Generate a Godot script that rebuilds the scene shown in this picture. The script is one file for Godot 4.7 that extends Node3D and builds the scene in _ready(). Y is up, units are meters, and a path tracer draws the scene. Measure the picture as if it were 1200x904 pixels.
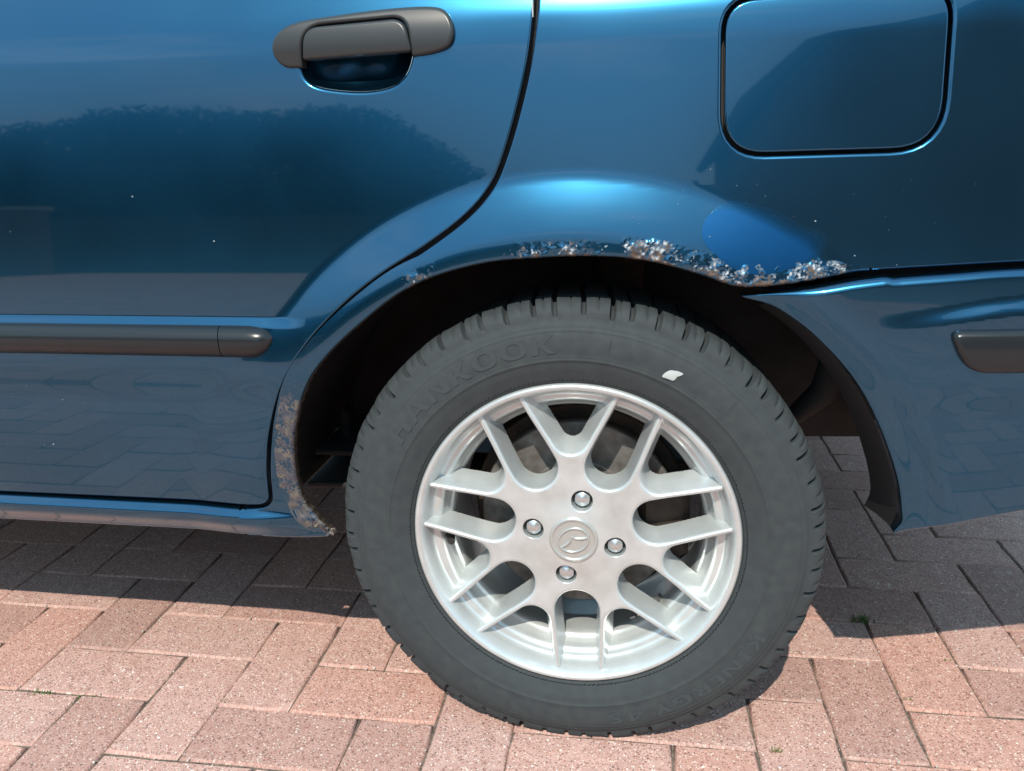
extends Node3D

const ARCH := Vector2(0.0, 0.258)      # centre of the wheel arch in the car's side view
const HUB_Y := 0.279                   # height of the wheel centre
const PITCH := 0.10305                 # paver module
const RIM_R := 0.195

var lut := PackedFloat32Array()        # side profile of the body: z for heights from 0.15 m
var bulge := PackedFloat32Array()      # profile of the flare over the wheel arch
var rng := RandomNumberGenerator.new()
var grain := FastNoiseLite.new()
var blot := FastNoiseLite.new()
var soft := FastNoiseLite.new()
var cells := FastNoiseLite.new()
var mats := {}


func _ready() -> void:
	var cam := Camera3D.new()
	cam.name = "camera"
	cam.position = Vector3(0.0771, 0.7378, 0.8711)
	cam.rotation = Vector3(-0.29347, 0.16657, -0.02504)
	cam.fov = 50.76
	cam.near = 0.02
	cam.far = 500.0
	add_child(cam)
	cam.current = true
	var we := WorldEnvironment.new()
	we.name = "surroundings"
	var env := Environment.new()
	env.background_mode = Environment.BG_SKY
	var sky := Sky.new()
	sky.sky_material = make_sky()
	env.sky = sky
	env.background_energy_multiplier = 1.0
	env.tonemap_mode = Environment.TONE_MAPPER_LINEAR
	env.tonemap_exposure = 1.0
	env.sdfgi_enabled = true
	env.ssao_enabled = true
	env.ssil_enabled = true
	we.environment = env
	add_child(we)
	var sun := DirectionalLight3D.new()
	sun.name = "sun"
	sun.light_energy = 1.47
	sun.light_color = Color(1.0, 0.965, 0.91)
	sun.light_angular_distance = 0.5
	sun.shadow_enabled = true
	add_child(sun)
	var el := deg_to_rad(49.5)
	var az := deg_to_rad(-4.0)
	sun.look_at_from_position(Vector3(sin(az) * cos(el), sin(el), cos(az) * cos(el)) * 10.0, Vector3.ZERO)

	rng.seed = 7
	grain.seed = 3
	grain.noise_type = FastNoiseLite.TYPE_SIMPLEX_SMOOTH
	grain.frequency = 1.0
	grain.fractal_octaves = 3
	blot.seed = 11
	blot.noise_type = FastNoiseLite.TYPE_SIMPLEX_SMOOTH
	blot.frequency = 1.0
	blot.fractal_octaves = 4
	soft.seed = 12
	soft.noise_type = FastNoiseLite.TYPE_SIMPLEX_SMOOTH
	soft.frequency = 1.0
	soft.fractal_octaves = 2
	soft.fractal_gain = 0.4
	cells.seed = 5
	cells.noise_type = FastNoiseLite.TYPE_CELLULAR
	cells.frequency = 1.0
	cells.fractal_type = FastNoiseLite.FRACTAL_NONE
	cells.cellular_return_type = FastNoiseLite.RETURN_DISTANCE
	make_profiles()
	make_materials()
	build_ground()
	build_background()
	build_car()
	build_small_things()


func make_sky() -> Material:
	var w := 1024
	var h := 512
	var n := FastNoiseLite.new()
	n.seed = 21
	n.noise_type = FastNoiseLite.TYPE_SIMPLEX_SMOOTH
	n.frequency = 1.0
	n.fractal_octaves = 5
	var im := Image.create(w, h, false, Image.FORMAT_RGBAF)
	for y in h:
		var up := (0.5 - (y + 0.5) / h) * PI
		var sy := sin(up)
		for x in w:
			var a := (x + 0.5) / w * TAU
			var d := Vector3(cos(a) * cos(up), sy, sin(a) * cos(up))
			var c: Color
			if sy < -0.02:
				c = Color(0.20, 0.19, 0.17)
			else:
				var t := pow(1.0 - clampf(sy, 0.0, 1.0), 3.2)
				c = Color(0.50, 0.92, 1.28).lerp(Color(0.74, 1.03, 1.18), t)
				var k := n.get_noise_3dv(Vector3(d.x, d.y * 2.6, d.z) * 1.5) * 0.9 + 0.12
				k = smoothstep(0.12, 0.55, k) * smoothstep(0.02, 0.12, sy)
				c = c.lerp(Color(1.5, 1.55, 1.6), k * 0.55)
			im.set_pixel(x, y, c)
	var m := PanoramaSkyMaterial.new()
	m.panorama = ImageTexture.create_from_image(im)
	return m


# ------------------------------------------------------------------ mesh helper
class MB:
	var v := PackedVector3Array()
	var n := PackedVector3Array()
	var c := PackedColorArray()
	var i := PackedInt32Array()

	func add(p: Vector3, q: Vector3, col := Color.WHITE) -> int:
		v.append(p)
		n.append(q)
		c.append(col)
		return v.size() - 1

	func tri(a: int, b: int, d: int) -> void:
		var f := (v[b] - v[a]).cross(v[d] - v[a])
		if f.dot(n[a] + n[b] + n[d]) > 0.0:
			i.append_array(PackedInt32Array([a, d, b]))
		else:
			i.append_array(PackedInt32Array([a, b, d]))

	func quad(a: int, b: int, d: int, e: int) -> void:
		tri(a, b, d)
		tri(a, d, e)

	func grid(w: int, rows: int, first: int, wrap := false) -> void:   # vertices in rows of w
		for r in rows - 1:
			for k in (w if wrap else w - 1):
				var k2 := (k + 1) % w
				quad(first + r * w + k, first + r * w + k2, first + (r + 1) * w + k2, first + (r + 1) * w + k)

	func flat(p: PackedVector3Array, out: Vector3) -> void:   # a flat fan
		var f := (p[1] - p[0]).cross(p[2] - p[0]).normalized()
		if f.dot(out) < 0.0:
			f = -f
		var s := v.size()
		for q in p:
			add(q, f)
		for k in p.size() - 2:
			tri(s, s + k + 1, s + k + 2)

	func box(lo: Vector3, hi: Vector3, bev := 0.0) -> void:
		var m := (lo + hi) * 0.5
		var e := (hi - lo) * 0.5
		var b := minf(bev, minf(e.x, minf(e.y, e.z)) * 0.9)
		for ax in 3:
			for s in [-1.0, 1.0]:
				var nn := Vector3.ZERO
				nn[ax] = s
				var u := (ax + 1) % 3
				var w := (ax + 2) % 3
				var ps := PackedVector3Array()
				for q in [[-1, -1], [1, -1], [1, 1], [-1, 1]]:
					var p := m
					p[ax] += s * e[ax]
					p[u] += q[0] * (e[u] - b)
					p[w] += q[1] * (e[w] - b)
					ps.append(p)
				flat(ps, nn)
		if b > 0.0:
			for ax in 3:
				var u := (ax + 1) % 3
				var w := (ax + 2) % 3
				for su in [-1.0, 1.0]:
					for sw in [-1.0, 1.0]:
						var ps := PackedVector3Array()
						for q in [[-1, 0], [1, 0], [1, 1], [-1, 1]]:
							var p := m
							p[ax] += q[0] * (e[ax] - b)
							p[u] += su * (e[u] - (b if q[1] == 1 else 0.0))
							p[w] += sw * (e[w] - (0.0 if q[1] == 1 else b))
							ps.append(p)
						var nn := Vector3.ZERO
						nn[u] = su
						nn[w] = sw
						flat(ps, nn)

	func tube(pts: PackedVector3Array, rad: PackedFloat32Array, sides := 10) -> void:
		var s := v.size()
		var up := Vector3(0.123, 0.31, 0.94).normalized()
		for k in pts.size():
			var d := (pts[mini(k + 1, pts.size() - 1)] - pts[maxi(k - 1, 0)]).normalized()
			var x := d.cross(up).normalized()
			var y := d.cross(x).normalized()
			up = x.cross(d).normalized()
			for j in sides:
				var a := TAU * j / sides
				var o := x * cos(a) + y * sin(a)
				add(pts[k] + o * rad[k], o)
		grid(sides, pts.size(), s, true)
		for e in [0, pts.size() - 1]:
			var d := (pts[e] - pts[1 if e == 0 else e - 1]).normalized()
			var ps := PackedVector3Array()
			for j in sides:
				ps.append(v[s + e * sides + j])
			flat(ps, d)

	func lathe(prof: PackedVector2Array, segs: int, at := Vector3.ZERO) -> void:   # (radius, z) round the z axis
		var s := v.size()
		for k in prof.size():
			var t := (prof[mini(k + 1, prof.size() - 1)] - prof[maxi(k - 1, 0)]).normalized()
			var nr := Vector2(t.y, -t.x)
			for j in segs:
				var a := TAU * j / segs
				add(at + Vector3(cos(a) * prof[k].x, sin(a) * prof[k].x, prof[k].y), Vector3(cos(a) * nr.x, sin(a) * nr.x, nr.y) * -1.0)
		grid(segs, prof.size(), s, true)

	func into(mesh: ArrayMesh, mat: Material) -> ArrayMesh:
		if v.is_empty() or i.is_empty():
			return mesh
		var arr := []
		arr.resize(Mesh.ARRAY_MAX)
		arr[Mesh.ARRAY_VERTEX] = v
		arr[Mesh.ARRAY_NORMAL] = n
		arr[Mesh.ARRAY_COLOR] = c
		arr[Mesh.ARRAY_INDEX] = i
		mesh.add_surface_from_arrays(Mesh.PRIMITIVE_TRIANGLES, arr)
		mesh.surface_set_material(mesh.get_surface_count() - 1, mat)
		return mesh

	func mesh(mat: Material) -> ArrayMesh:
		return into(ArrayMesh.new(), mat)


func put(called: String, mesh: Mesh, parent: Node, kind := "") -> MeshInstance3D:
	var o := MeshInstance3D.new()
	o.name = called
	o.mesh = mesh
	parent.add_child(o, true)
	if kind:
		o.set_meta("kind", kind)
	return o


func tag(o: Node, label: String, category := "", group := "") -> void:
	o.set_meta("label", label)
	if category:
		o.set_meta("category", category)
	if group:
		o.set_meta("group", group)


func thing(called: String, label: String, category: String, at := Vector3.ZERO, group := "") -> Node3D:
	var o := Node3D.new()
	o.name = called
	add_child(o, true)
	o.position = at
	tag(o, label, category, group)
	return o


func lin(r: float, g: float, b: float) -> Color:
	return Color(r, g, b).linear_to_srgb()


func smooth(pts: PackedVector2Array, step := 0.006) -> PackedVector2Array:   # Catmull-Rom through pts
	var out := PackedVector2Array()
	for k in pts.size() - 1:
		var a := pts[maxi(k - 1, 0)]
		var b := pts[k]
		var c := pts[k + 1]
		var d := pts[mini(k + 2, pts.size() - 1)]
		var m := maxi(1, int(ceil(b.distance_to(c) / step)))
		for j in m:
			out.append(b.cubic_interpolate(c, a, d, float(j) / m))
	out.append(pts[pts.size() - 1])
	return out


func ring(pts: PackedVector2Array, step := 0.005) -> PackedVector2Array:   # closed Catmull-Rom
	var out := PackedVector2Array()
	var n := pts.size()
	for k in n:
		var b := pts[k]
		var c := pts[(k + 1) % n]
		var m := maxi(1, int(ceil(b.distance_to(c) / step)))
		for j in m:
			out.append(b.cubic_interpolate(c, pts[(k + n - 1) % n], pts[(k + 2) % n], float(j) / m))
	return out


func line(a: Vector2, b: Vector2, step := 0.01) -> PackedVector2Array:
	var out := PackedVector2Array()
	var m := maxi(1, int(ceil(a.distance_to(b) / step)))
	for j in m + 1:
		out.append(a.lerp(b, float(j) / m))
	return out


func rounded(pts: PackedVector2Array, rad: PackedFloat32Array) -> PackedVector2Array:   # closed polygon with rounded corners
	var out := PackedVector2Array()
	var n := pts.size()
	for k in n:
		var a := (pts[(k + n - 1) % n] - pts[k])
		var b := (pts[(k + 1) % n] - pts[k])
		var r := minf(rad[k], minf(a.length(), b.length()) * 0.48)
		var p0 := pts[k] + a.normalized() * r
		var p1 := pts[k] + b.normalized() * r
		for j in 9:
			var t := j / 8.0
			out.append(p0.lerp(pts[k], t).lerp(pts[k].lerp(p1, t), t))
		var q := pts[(k + 1) % n] - b.normalized() * minf(rad[(k + 1) % n], b.length() * 0.48)
		var m := int(p1.distance_to(q) / 0.008)
		for j in range(1, m):
			out.append(p1.lerp(q, float(j) / m))
	return out


func side_normals(p: PackedVector2Array, closed := true) -> PackedVector2Array:   # to the right of travel
	var out := PackedVector2Array()
	var n := p.size()
	for k in n:
		var a := p[(k + n - 1) % n] if closed else p[maxi(k - 1, 0)]
		var b := p[(k + 1) % n] if closed else p[mini(k + 1, n - 1)]
		var d := (b - a).normalized()
		out.append(Vector2(d.y, -d.x))
	return out


func offset(p: PackedVector2Array, by: float, closed := true) -> PackedVector2Array:
	var nn := side_normals(p, closed)
	var out := PackedVector2Array()
	for k in p.size():
		out.append(p[k] + nn[k] * by)
	return out


func ccw(p: PackedVector2Array) -> PackedVector2Array:
	var a := 0.0
	for k in p.size():
		a += p[k].cross(p[(k + 1) % p.size()])
	if a < 0.0:
		p = p.duplicate()
		p.reverse()
	return p


# A sheet over an outline in the side view: zf gives its depth at (x, y); edges roll over with radius r and turn in by depth.
func panel(mb: MB, outline: PackedVector2Array, holes: Array, zf: Callable, cell := 0.006, r := 0.002, depth := 0.012, open: Variant = null, hole_r := -1.0, share: Variant = null) -> void:
	var edge := ccw(outline)
	var en := side_normals(edge)
	var main := PackedVector2Array()
	var shut := []
	for k in edge.size():
		var s: bool = not (open != null and open.call(edge[k]))
		shut.append(s)
		main.append(edge[k] - en[k] * ((r * (1.0 if share == null else share.call(edge[k]))) if s else 0.0))
	var hr := hole_r if hole_r >= 0.0 else r
	var hmain := []
	for h0 in holes:
		var h := ccw(h0)
		hmain.append(offset(h, hr))
	var lo := main[0]
	var hi := main[0]
	for q in main:
		lo = lo.min(q)
		hi = hi.max(q)
	var nx := int(ceil((hi.x - lo.x) / cell))
	var ny := int(ceil((hi.y - lo.y) / cell))
	var mark := PackedByteArray()
	mark.resize(nx * ny)
	for poly in [main] + hmain:
		for k in poly.size():
			var a: Vector2 = poly[k]
			var b: Vector2 = poly[(k + 1) % poly.size()]
			var m := maxi(1, int(a.distance_to(b) / cell * 4.0))
			for j in m + 1:
				var q := (a.lerp(b, float(j) / m) - lo) / cell
				for e in [Vector2(0, 0), Vector2(0.02, 0.02), Vector2(-0.02, -0.02)]:
					var cx := clampi(int(floor(q.x + e.x)), 0, nx - 1)
					var cy := clampi(int(floor(q.y + e.y)), 0, ny - 1)
					mark[cy * nx + cx] = 1
	var cache := {}
	var pt := func(p: Vector2) -> int:
		var z: float = zf.call(p.x, p.y)
		var e := 0.0008
		var zx: float = zf.call(p.x + e, p.y)
		var zy: float = zf.call(p.x, p.y + e)
		return mb.add(Vector3(p.x, p.y, z), Vector3(-(zx - z) / e, -(zy - z) / e, 1.0).normalized())
	for cy in ny:
		var inside := false
		var known := false
		for cx in nx:
			var p0 := lo + Vector2(cx, cy) * cell
			if mark[cy * nx + cx] == 0:
				if not known:
					var mid := p0 + Vector2(cell, cell) * 0.5
					inside = Geometry2D.is_point_in_polygon(mid, main)
					if inside:
						for h in hmain:
							if Geometry2D.is_point_in_polygon(mid, h):
								inside = false
					known = true
				if inside:
					var id := []
					for q in [[0, 0], [1, 0], [1, 1], [0, 1]]:
						var key: int = (cy + q[1]) * (nx + 2) + cx + q[0]
						if not cache.has(key):
							cache[key] = pt.call(p0 + Vector2(q[0], q[1]) * cell)
						id.append(cache[key])
					mb.quad(id[0], id[1], id[2], id[3])
			else:
				known = false
				var sq := PackedVector2Array([p0, p0 + Vector2(cell, 0), p0 + Vector2(cell, cell), p0 + Vector2(0, cell)])
				var parts: Array = Geometry2D.intersect_polygons(sq, main)
				for h in hmain:
					var next := []
					for q in parts:
						for q2 in Geometry2D.clip_polygons(q, h):
							next.append(q2)
					parts = next
				for q in parts:
					var t := Geometry2D.triangulate_polygon(q)
					if t.is_empty():
						continue
					var s := mb.v.size()
					for w in q:
						pt.call(w)
					for k in t.size() / 3:
						mb.tri(s + t[k * 3], s + t[k * 3 + 1], s + t[k * 3 + 2])
	edge_strip(mb, edge, en, main, shut, zf, r, depth)
	for k in holes.size():
		var h := ccw(holes[k])
		h.reverse()
		var hm: PackedVector2Array = hmain[k].duplicate()
		hm.reverse()
		var all := []
		all.resize(h.size())
		all.fill(true)
		edge_strip(mb, h, side_normals(h), hm, all, zf, hr, depth)


func edge_strip(mb: MB, edge: PackedVector2Array, en: PackedVector2Array, main: PackedVector2Array, shut: Array, zf: Callable, r: float, depth: float) -> void:
	var n := edge.size()
	var rows := 6
	var s := mb.v.size()
	for k in n:
		var p := main[k]
		var z: float = zf.call(p.x, p.y)
		var e := 0.0008
		var sn := Vector3(-(zf.call(p.x + e, p.y) - z) / e, -(zf.call(p.x, p.y + e) - z) / e, 1.0).normalized()
		var o := Vector3(en[k].x, en[k].y, 0)
		var rk := p.distance_to(edge[k])
		for j in rows:
			var a := minf(j, 4) / 4.0 * PI / 2
			var q := p + en[k] * rk * sin(a)
			var qz: float = zf.call(q.x, q.y) - rk * (1.0 - cos(a))
			if j == 5:
				qz = zf.call(q.x, q.y) - depth
			mb.add(Vector3(q.x, q.y, qz), (sn * cos(a) + o * sin(a)).normalized())
	for k in n:
		var k2 := (k + 1) % n
		if shut[k] and shut[k2]:
			for j in rows - 1:
				mb.quad(s + k * rows + j, s + k2 * rows + j, s + k2 * rows + j + 1, s + k * rows + j + 1)


# ------------------------------------------------------------------ body surface
func make_profiles() -> void:
	var ty := [0.15, 0.30, 0.36, 0.42, 0.48, 0.54, 0.60, 0.70, 0.79, 0.829, 0.838, 0.854, 0.870, 0.92, 1.0]
	var td := [-14, -11, -7, -4, -1.5, 1, 3, 4.5, 5.5, 6.0, 9.5, 12.5, 19.0, 29, 36]
	var z := 0.0
	for k in 851:
		var y := 0.15 + k * 0.001
		var j := 0
		while j < ty.size() - 2 and y > ty[j + 1]:
			j += 1
		z -= tan(deg_to_rad(lerpf(td[j], td[j + 1], clampf((y - ty[j]) / (ty[j + 1] - ty[j]), 0, 1)))) * 0.001
		lut.append(z)
	var shift := 0.010 - lut[350]
	for k in 851:
		lut[k] += shift
	var us := [0.0, 0.05, 0.18, 0.38, 0.70, 0.80, 0.88, 1.0]
	var qs := [0.0, 0.25, 1.0, 0.95, 0.75, 0.3, 0.0, -0.1]
	var sum := 0.0
	var top := 0.0
	for k in 201:
		var u := k / 200.0
		var j := 0
		while j < us.size() - 2 and u > us[j + 1]:
			j += 1
		sum += lerpf(qs[j], qs[j + 1], (u - us[j]) / (us[j + 1] - us[j]))
		bulge.append(sum)
		top = maxf(top, sum)
	for k in 201:
		bulge[k] /= top


func body_base(y: float) -> float:
	var t := clampf((y - 0.15) / 0.001, 0.0, 849.0)
	var k := int(t)
	return lerpf(lut[k], lut[k + 1], t - k)


func body_z(x: float, y: float) -> float:
	var z := body_base(y)
	var d := Vector2(x, y) - ARCH
	if x < -0.25:
		if y < 0.553:
			z += 0.0075 * smoothstep(-0.30, -0.36, x) * (1.0 - smoothstep(0.538, 0.550, y)) * smoothstep(0.44, 0.50, y)
		if y < 0.303:
			z += 0.013 * smoothstep(0.301, 0.289, y) * (1.0 - 0.85 * smoothstep(0.284, 0.258, y)) * (0.25 + 0.75 * smoothstep(-0.32, -0.46, x)) * smoothstep(-0.25, -0.30, x)
	var rho := d.length()
	if rho < 0.55:
		var ph := rad_to_deg(atan2(d.y, d.x))
		if ph < -90.0:
			ph += 360.0
		var w := smoothstep(135.0, 165.0, ph)
		var f := 0.452 + 0.05 * w
		var u := (f - rho) / (f - 0.365)
		if u > 0.0:
			var t := clampf(u, 0.0, 0.9999) * 200.0
			var k := int(t)
			z += 0.0165 * (1.0 - 0.4 * w) * smoothstep(28.0, 60.0, ph) * lerpf(bulge[k], bulge[k + 1], t - k)
	if x > 0.36:
		z -= 0.45 * (x - 0.36) * (x - 0.36)
	return z


func bumper_z(x: float, y: float) -> float:
	var z := body_base(y) + 0.016
	var yh := 0.548 + 0.020 * smoothstep(0.30, 0.46, x)
	z += 0.0055 * smoothstep(0.29, 0.42, x) * (1.0 - smoothstep(yh - 0.004, yh + 0.015, y)) * smoothstep(0.45, 0.50, y)
	var rho := (Vector2(x, y) - ARCH).length()
	var e := 1.0 - smoothstep(0.362, 0.43, rho)
	z -= 0.012 * e * e
	if x > 0.36:
		z -= 0.45 * (x - 0.36) * (x - 0.36)
	return z


# ------------------------------------------------------------------ materials
func mat(called: String, albedo: Color, rough: float, metal := 0.0, spec := 0.5) -> StandardMaterial3D:
	var m := StandardMaterial3D.new()
	m.resource_name = called
	m.albedo_color = albedo
	m.roughness = rough
	m.metallic = metal
	m.metallic_specular = spec
	mats[called] = m
	return m


func noise_tex(size: int, freq: float, seed_: int, lo: Color, hi: Color, octaves := 4, kind := FastNoiseLite.TYPE_SIMPLEX_SMOOTH) -> NoiseTexture2D:
	var n := FastNoiseLite.new()
	n.noise_type = kind
	n.seed = seed_
	n.frequency = freq
	n.fractal_octaves = octaves
	var t := NoiseTexture2D.new()
	t.width = size
	t.height = size
	t.seamless = true
	t.noise = n
	var g := Gradient.new()
	g.set_color(0, lo)
	g.set_color(1, hi)
	t.color_ramp = g
	return t


func triplanar(m: StandardMaterial3D, per_metre: float) -> void:
	m.uv1_triplanar = true
	m.uv1_world_triplanar = true
	m.uv1_scale = Vector3.ONE * per_metre


func make_materials() -> void:
	var paint := mat("paint", lin(0.016, 0.102, 0.193), 0.33, 0.96)
	paint.roughness_texture = noise_tex(512, 0.006, 71, Color(0.62, 0.62, 0.62), Color(0.80, 0.80, 0.80), 3)
	triplanar(paint, 1.3)
	paint.clearcoat_enabled = true
	paint.clearcoat = 1.0
	paint.clearcoat_roughness = 0.03
	for k in 4:  # steps from the body paint to a more saturated blue
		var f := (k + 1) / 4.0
		var blue_area := mat("patch_blue_%d" % k, Color(lin(0.016, 0.102, 0.193).lerp(lin(0.004, 0.080, 0.220), f)), lerpf(0.24, 0.33, f), lerpf(0.96, 0.90, f))
		blue_area.clearcoat_enabled = true
		blue_area.clearcoat = lerpf(1.0, 0.4, f)
		blue_area.clearcoat_roughness = lerpf(0.03, 0.18, f)
	mat("plastic", lin(0.030, 0.033, 0.034), 0.34)
	mat("strip", lin(0.012, 0.015, 0.018), 0.28)
	mat("dark", lin(0.022, 0.022, 0.022), 0.8)
	var liner := mat("liner", lin(0.024, 0.024, 0.024), 0.75)
	liner.albedo_texture = noise_tex(256, 0.02, 4, Color(0.55, 0.5, 0.45), Color(1, 1, 1))
	triplanar(liner, 3.0)
	mat("trim", lin(0.024, 0.024, 0.025), 0.45)
	var rusty := mat("rusty", Color.WHITE, 0.85)
	rusty.albedo_texture = noise_tex(256, 0.03, 9, lin(0.016, 0.012, 0.010), lin(0.07, 0.045, 0.03))
	triplanar(rusty, 4.0)
	var silver := mat("silver", lin(0.71, 0.76, 0.77), 0.34, 0.5)
	silver.albedo_texture = noise_tex(512, 0.012, 61, Color(0.87, 0.865, 0.85), Color(1, 1, 1), 5)
	triplanar(silver, 3.0)
	silver.clearcoat_enabled = true
	silver.clearcoat = 0.6
	silver.clearcoat_roughness = 0.15
	mat("steel", lin(0.62, 0.64, 0.64), 0.30, 0.8)
	mat("cap", lin(0.5, 0.52, 0.5), 0.3, 0.5)
	var disc := mat("disc", lin(0.22, 0.22, 0.215), 0.5, 0.35)
	disc.albedo_texture = noise_tex(256, 0.05, 8, Color(0.72, 0.68, 0.64), Color(1, 1, 1))
	triplanar(disc, 4.0)
	var rub := mat("rubber", lin(0.044, 0.056, 0.062), 0.80)
	rub.albedo_texture = noise_tex(512, 0.03, 14, Color(0.82, 0.82, 0.83), Color(1.0, 0.99, 0.965), 6)
	triplanar(rub, 3.0)
	rub.heightmap_enabled = false
	mat("letters", lin(0.039, 0.050, 0.055), 0.75)
	var rust := mat("corrosion", Color.WHITE, 0.5)
	rust.vertex_color_use_as_albedo = true
	mat("flake", lin(0.48, 0.52, 0.52), 0.4)
	mat("dust", lin(0.30, 0.34, 0.38), 0.7)
	mat("moss", lin(0.09, 0.15, 0.03), 0.8)
	mat("grit", lin(0.6, 0.56, 0.5), 0.8)
	mat("leaf", lin(0.035, 0.075, 0.03), 0.7)
	mat("leaf_dark", lin(0.028, 0.06, 0.026), 0.7)
	mat("bark", lin(0.07, 0.055, 0.04), 0.9)
	var fence := mat("fence", lin(0.10, 0.085, 0.065), 0.85)
	fence.albedo_texture = noise_tex(256, 0.03, 31, Color(0.6, 0.6, 0.6), Color(1, 1, 1))
	triplanar(fence, 0.7)
	mat("wall", lin(0.20, 0.13, 0.10), 0.85)
	mat("tiles", lin(0.09, 0.06, 0.05), 0.85)
	mat("coping", lin(0.45, 0.44, 0.41), 0.8)
	var lawn := mat("lawn", Color.WHITE, 0.9)
	lawn.albedo_texture = noise_tex(512, 0.05, 6, lin(0.03, 0.05, 0.015), lin(0.08, 0.12, 0.04))
	triplanar(lawn, 0.3)
	mat("glass", lin(0.02, 0.025, 0.03), 0.05)
	var sand := mat("sand", Color.WHITE, 0.95)
	sand.albedo_texture = noise_tex(512, 0.06, 41, lin(0.05, 0.04, 0.03), lin(0.30, 0.235, 0.19))
	triplanar(sand, 3.0)
	# the pavers: concrete with a pink face and aggregate
	var size := 1024
	var im := Image.create(size, size, false, Image.FORMAT_RGB8)
	var hm := Image.create(size, size, false, Image.FORMAT_RGB8)
	var n := FastNoiseLite.new()
	n.seed = 2
	n.frequency = 0.012
	n.fractal_octaves = 5
	for y in size:
		for x in size:
			var fx := float(x) / size
			var w := n.get_noise_2d(x, y) * (1.0 - fx) + n.get_noise_2d(x - size, y) * fx
			var k := 0.5 + 0.5 * w
			im.set_pixel(x, y, Color(0.70, 0.55, 0.505).lerp(Color(0.825, 0.68, 0.635), k))
			hm.set_pixel(x, y, Color(0.5, 0.5, 0.5))
	var r := RandomNumberGenerator.new()
	r.seed = 99
	var tints := [Color(0.89, 0.79, 0.73), Color(0.62, 0.47, 0.43), Color(0.85, 0.70, 0.64), Color(0.52, 0.42, 0.40), Color(0.76, 0.57, 0.51), Color(0.92, 0.87, 0.83), Color(0.67, 0.51, 0.46)]
	for k in 20000:
		var c: Color = tints[[0, 1, 2, 2, 4, 4, 6, 1, 3, 2, 0, 6, 4, 2, 5][r.randi() % 15]]
		var s := 2 + r.randi() % 4
		if k > 19000:
			s += 3
		var px := r.randi() % (size - 8)
		var py := r.randi() % (size - 8)
		var up := 0.35 + 0.5 * r.randf()
		im.fill_rect(Rect2i(px, py, s, s), c)
		im.fill_rect(Rect2i(px + 1, py - 1 if py > 0 else py, maxi(1, s - 2), s + 2), c)
		hm.fill_rect(Rect2i(px, py, s + 1, s + 1), Color(up, up, up))
	var tex := ImageTexture.create_from_image(im)
	var bump := ImageTexture.create_from_image(hm)
	for k in 5:
		var v: float = [1.0, 0.93, 0.98, 0.90, 1.0][k]
		var b := mat("paver_%d" % k, Color(v, v * [1.0, 0.985, 1.01, 1.0, 0.97][k], v * [1.0, 0.98, 1.015, 1.0, 0.955][k]), 0.92, 0.0, 0.35)
		b.albedo_texture = tex
		b.heightmap_enabled = true
		b.heightmap_texture = bump
		b.heightmap_scale = 0.22
		triplanar(b, 2.6)
		b.uv1_offset = Vector3(0.23 * k, 0.0, 0.41 * k)
	var far := mat("far_paving", Color(0.80, 0.80, 0.80), 0.92)
	far.albedo_texture = tex
	triplanar(far, 2.0)


# ------------------------------------------------------------------ the ground
func paver_mesh(long: float, wide: float, m: Material, s: int) -> ArrayMesh:
	var mb := MB.new()
	var r := RandomNumberGenerator.new()
	r.seed = s
	var b := 0.0028
	var nx := 5
	var nz := 3
	var hx := long / 2
	var hz := wide / 2
	var top := func(x: int, z: int, out: float) -> Vector3:
		return Vector3(lerpf(-hx + b, hx - b, float(x) / nx), 0.0, lerpf(-hz + b, hz - b, float(z) / nz))
	var st := mb.v.size()
	for z in nz + 1:
		for x in nx + 1:
			var p: Vector3 = top.call(x, z, 0.0)
			p.y = r.randf_range(-0.0006, 0.0005)
			if x == 0 or x == nx or z == 0 or z == nz:
				p += Vector3(r.randf_range(-0.001, 0.001), -0.0006, r.randf_range(-0.001, 0.001))
			mb.add(p, Vector3(r.randf_range(-0.02, 0.02), 1, r.randf_range(-0.02, 0.02)).normalized())
	mb.grid(nx + 1, nz + 1, st)
	var loop := []
	for x in nx + 1:
		loop.append([x, 0])
	for z in range(1, nz + 1):
		loop.append([nx, z])
	for x in range(nx - 1, -1, -1):
		loop.append([x, nz])
	for z in range(nz - 1, 0, -1):
		loop.append([0, z])
	var l := loop.size()
	var s2 := mb.v.size()
	for row in 3:
		for q in loop:
			var p := mb.v[q[1] * (nx + 1) + q[0]]
			var o := Vector3((-1.0 if q[0] == 0 else (1.0 if q[0] == nx else 0.0)), 0, (-1.0 if q[1] == 0 else (1.0 if q[1] == nz else 0.0)))
			if row == 0:
				mb.add(p, (o * 0.5 + Vector3.UP).normalized())
			else:
				mb.add(p + o * (b + r.randf_range(-0.0005, 0.0005)) + Vector3(0, -0.003 - (0.02 if row == 2 else 0.0), 0), (o + Vector3.UP * (0.5 if row == 1 else 0.0)).normalized())
	mb.grid(l, 3, s2, true)
	return mb.mesh(m)


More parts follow.
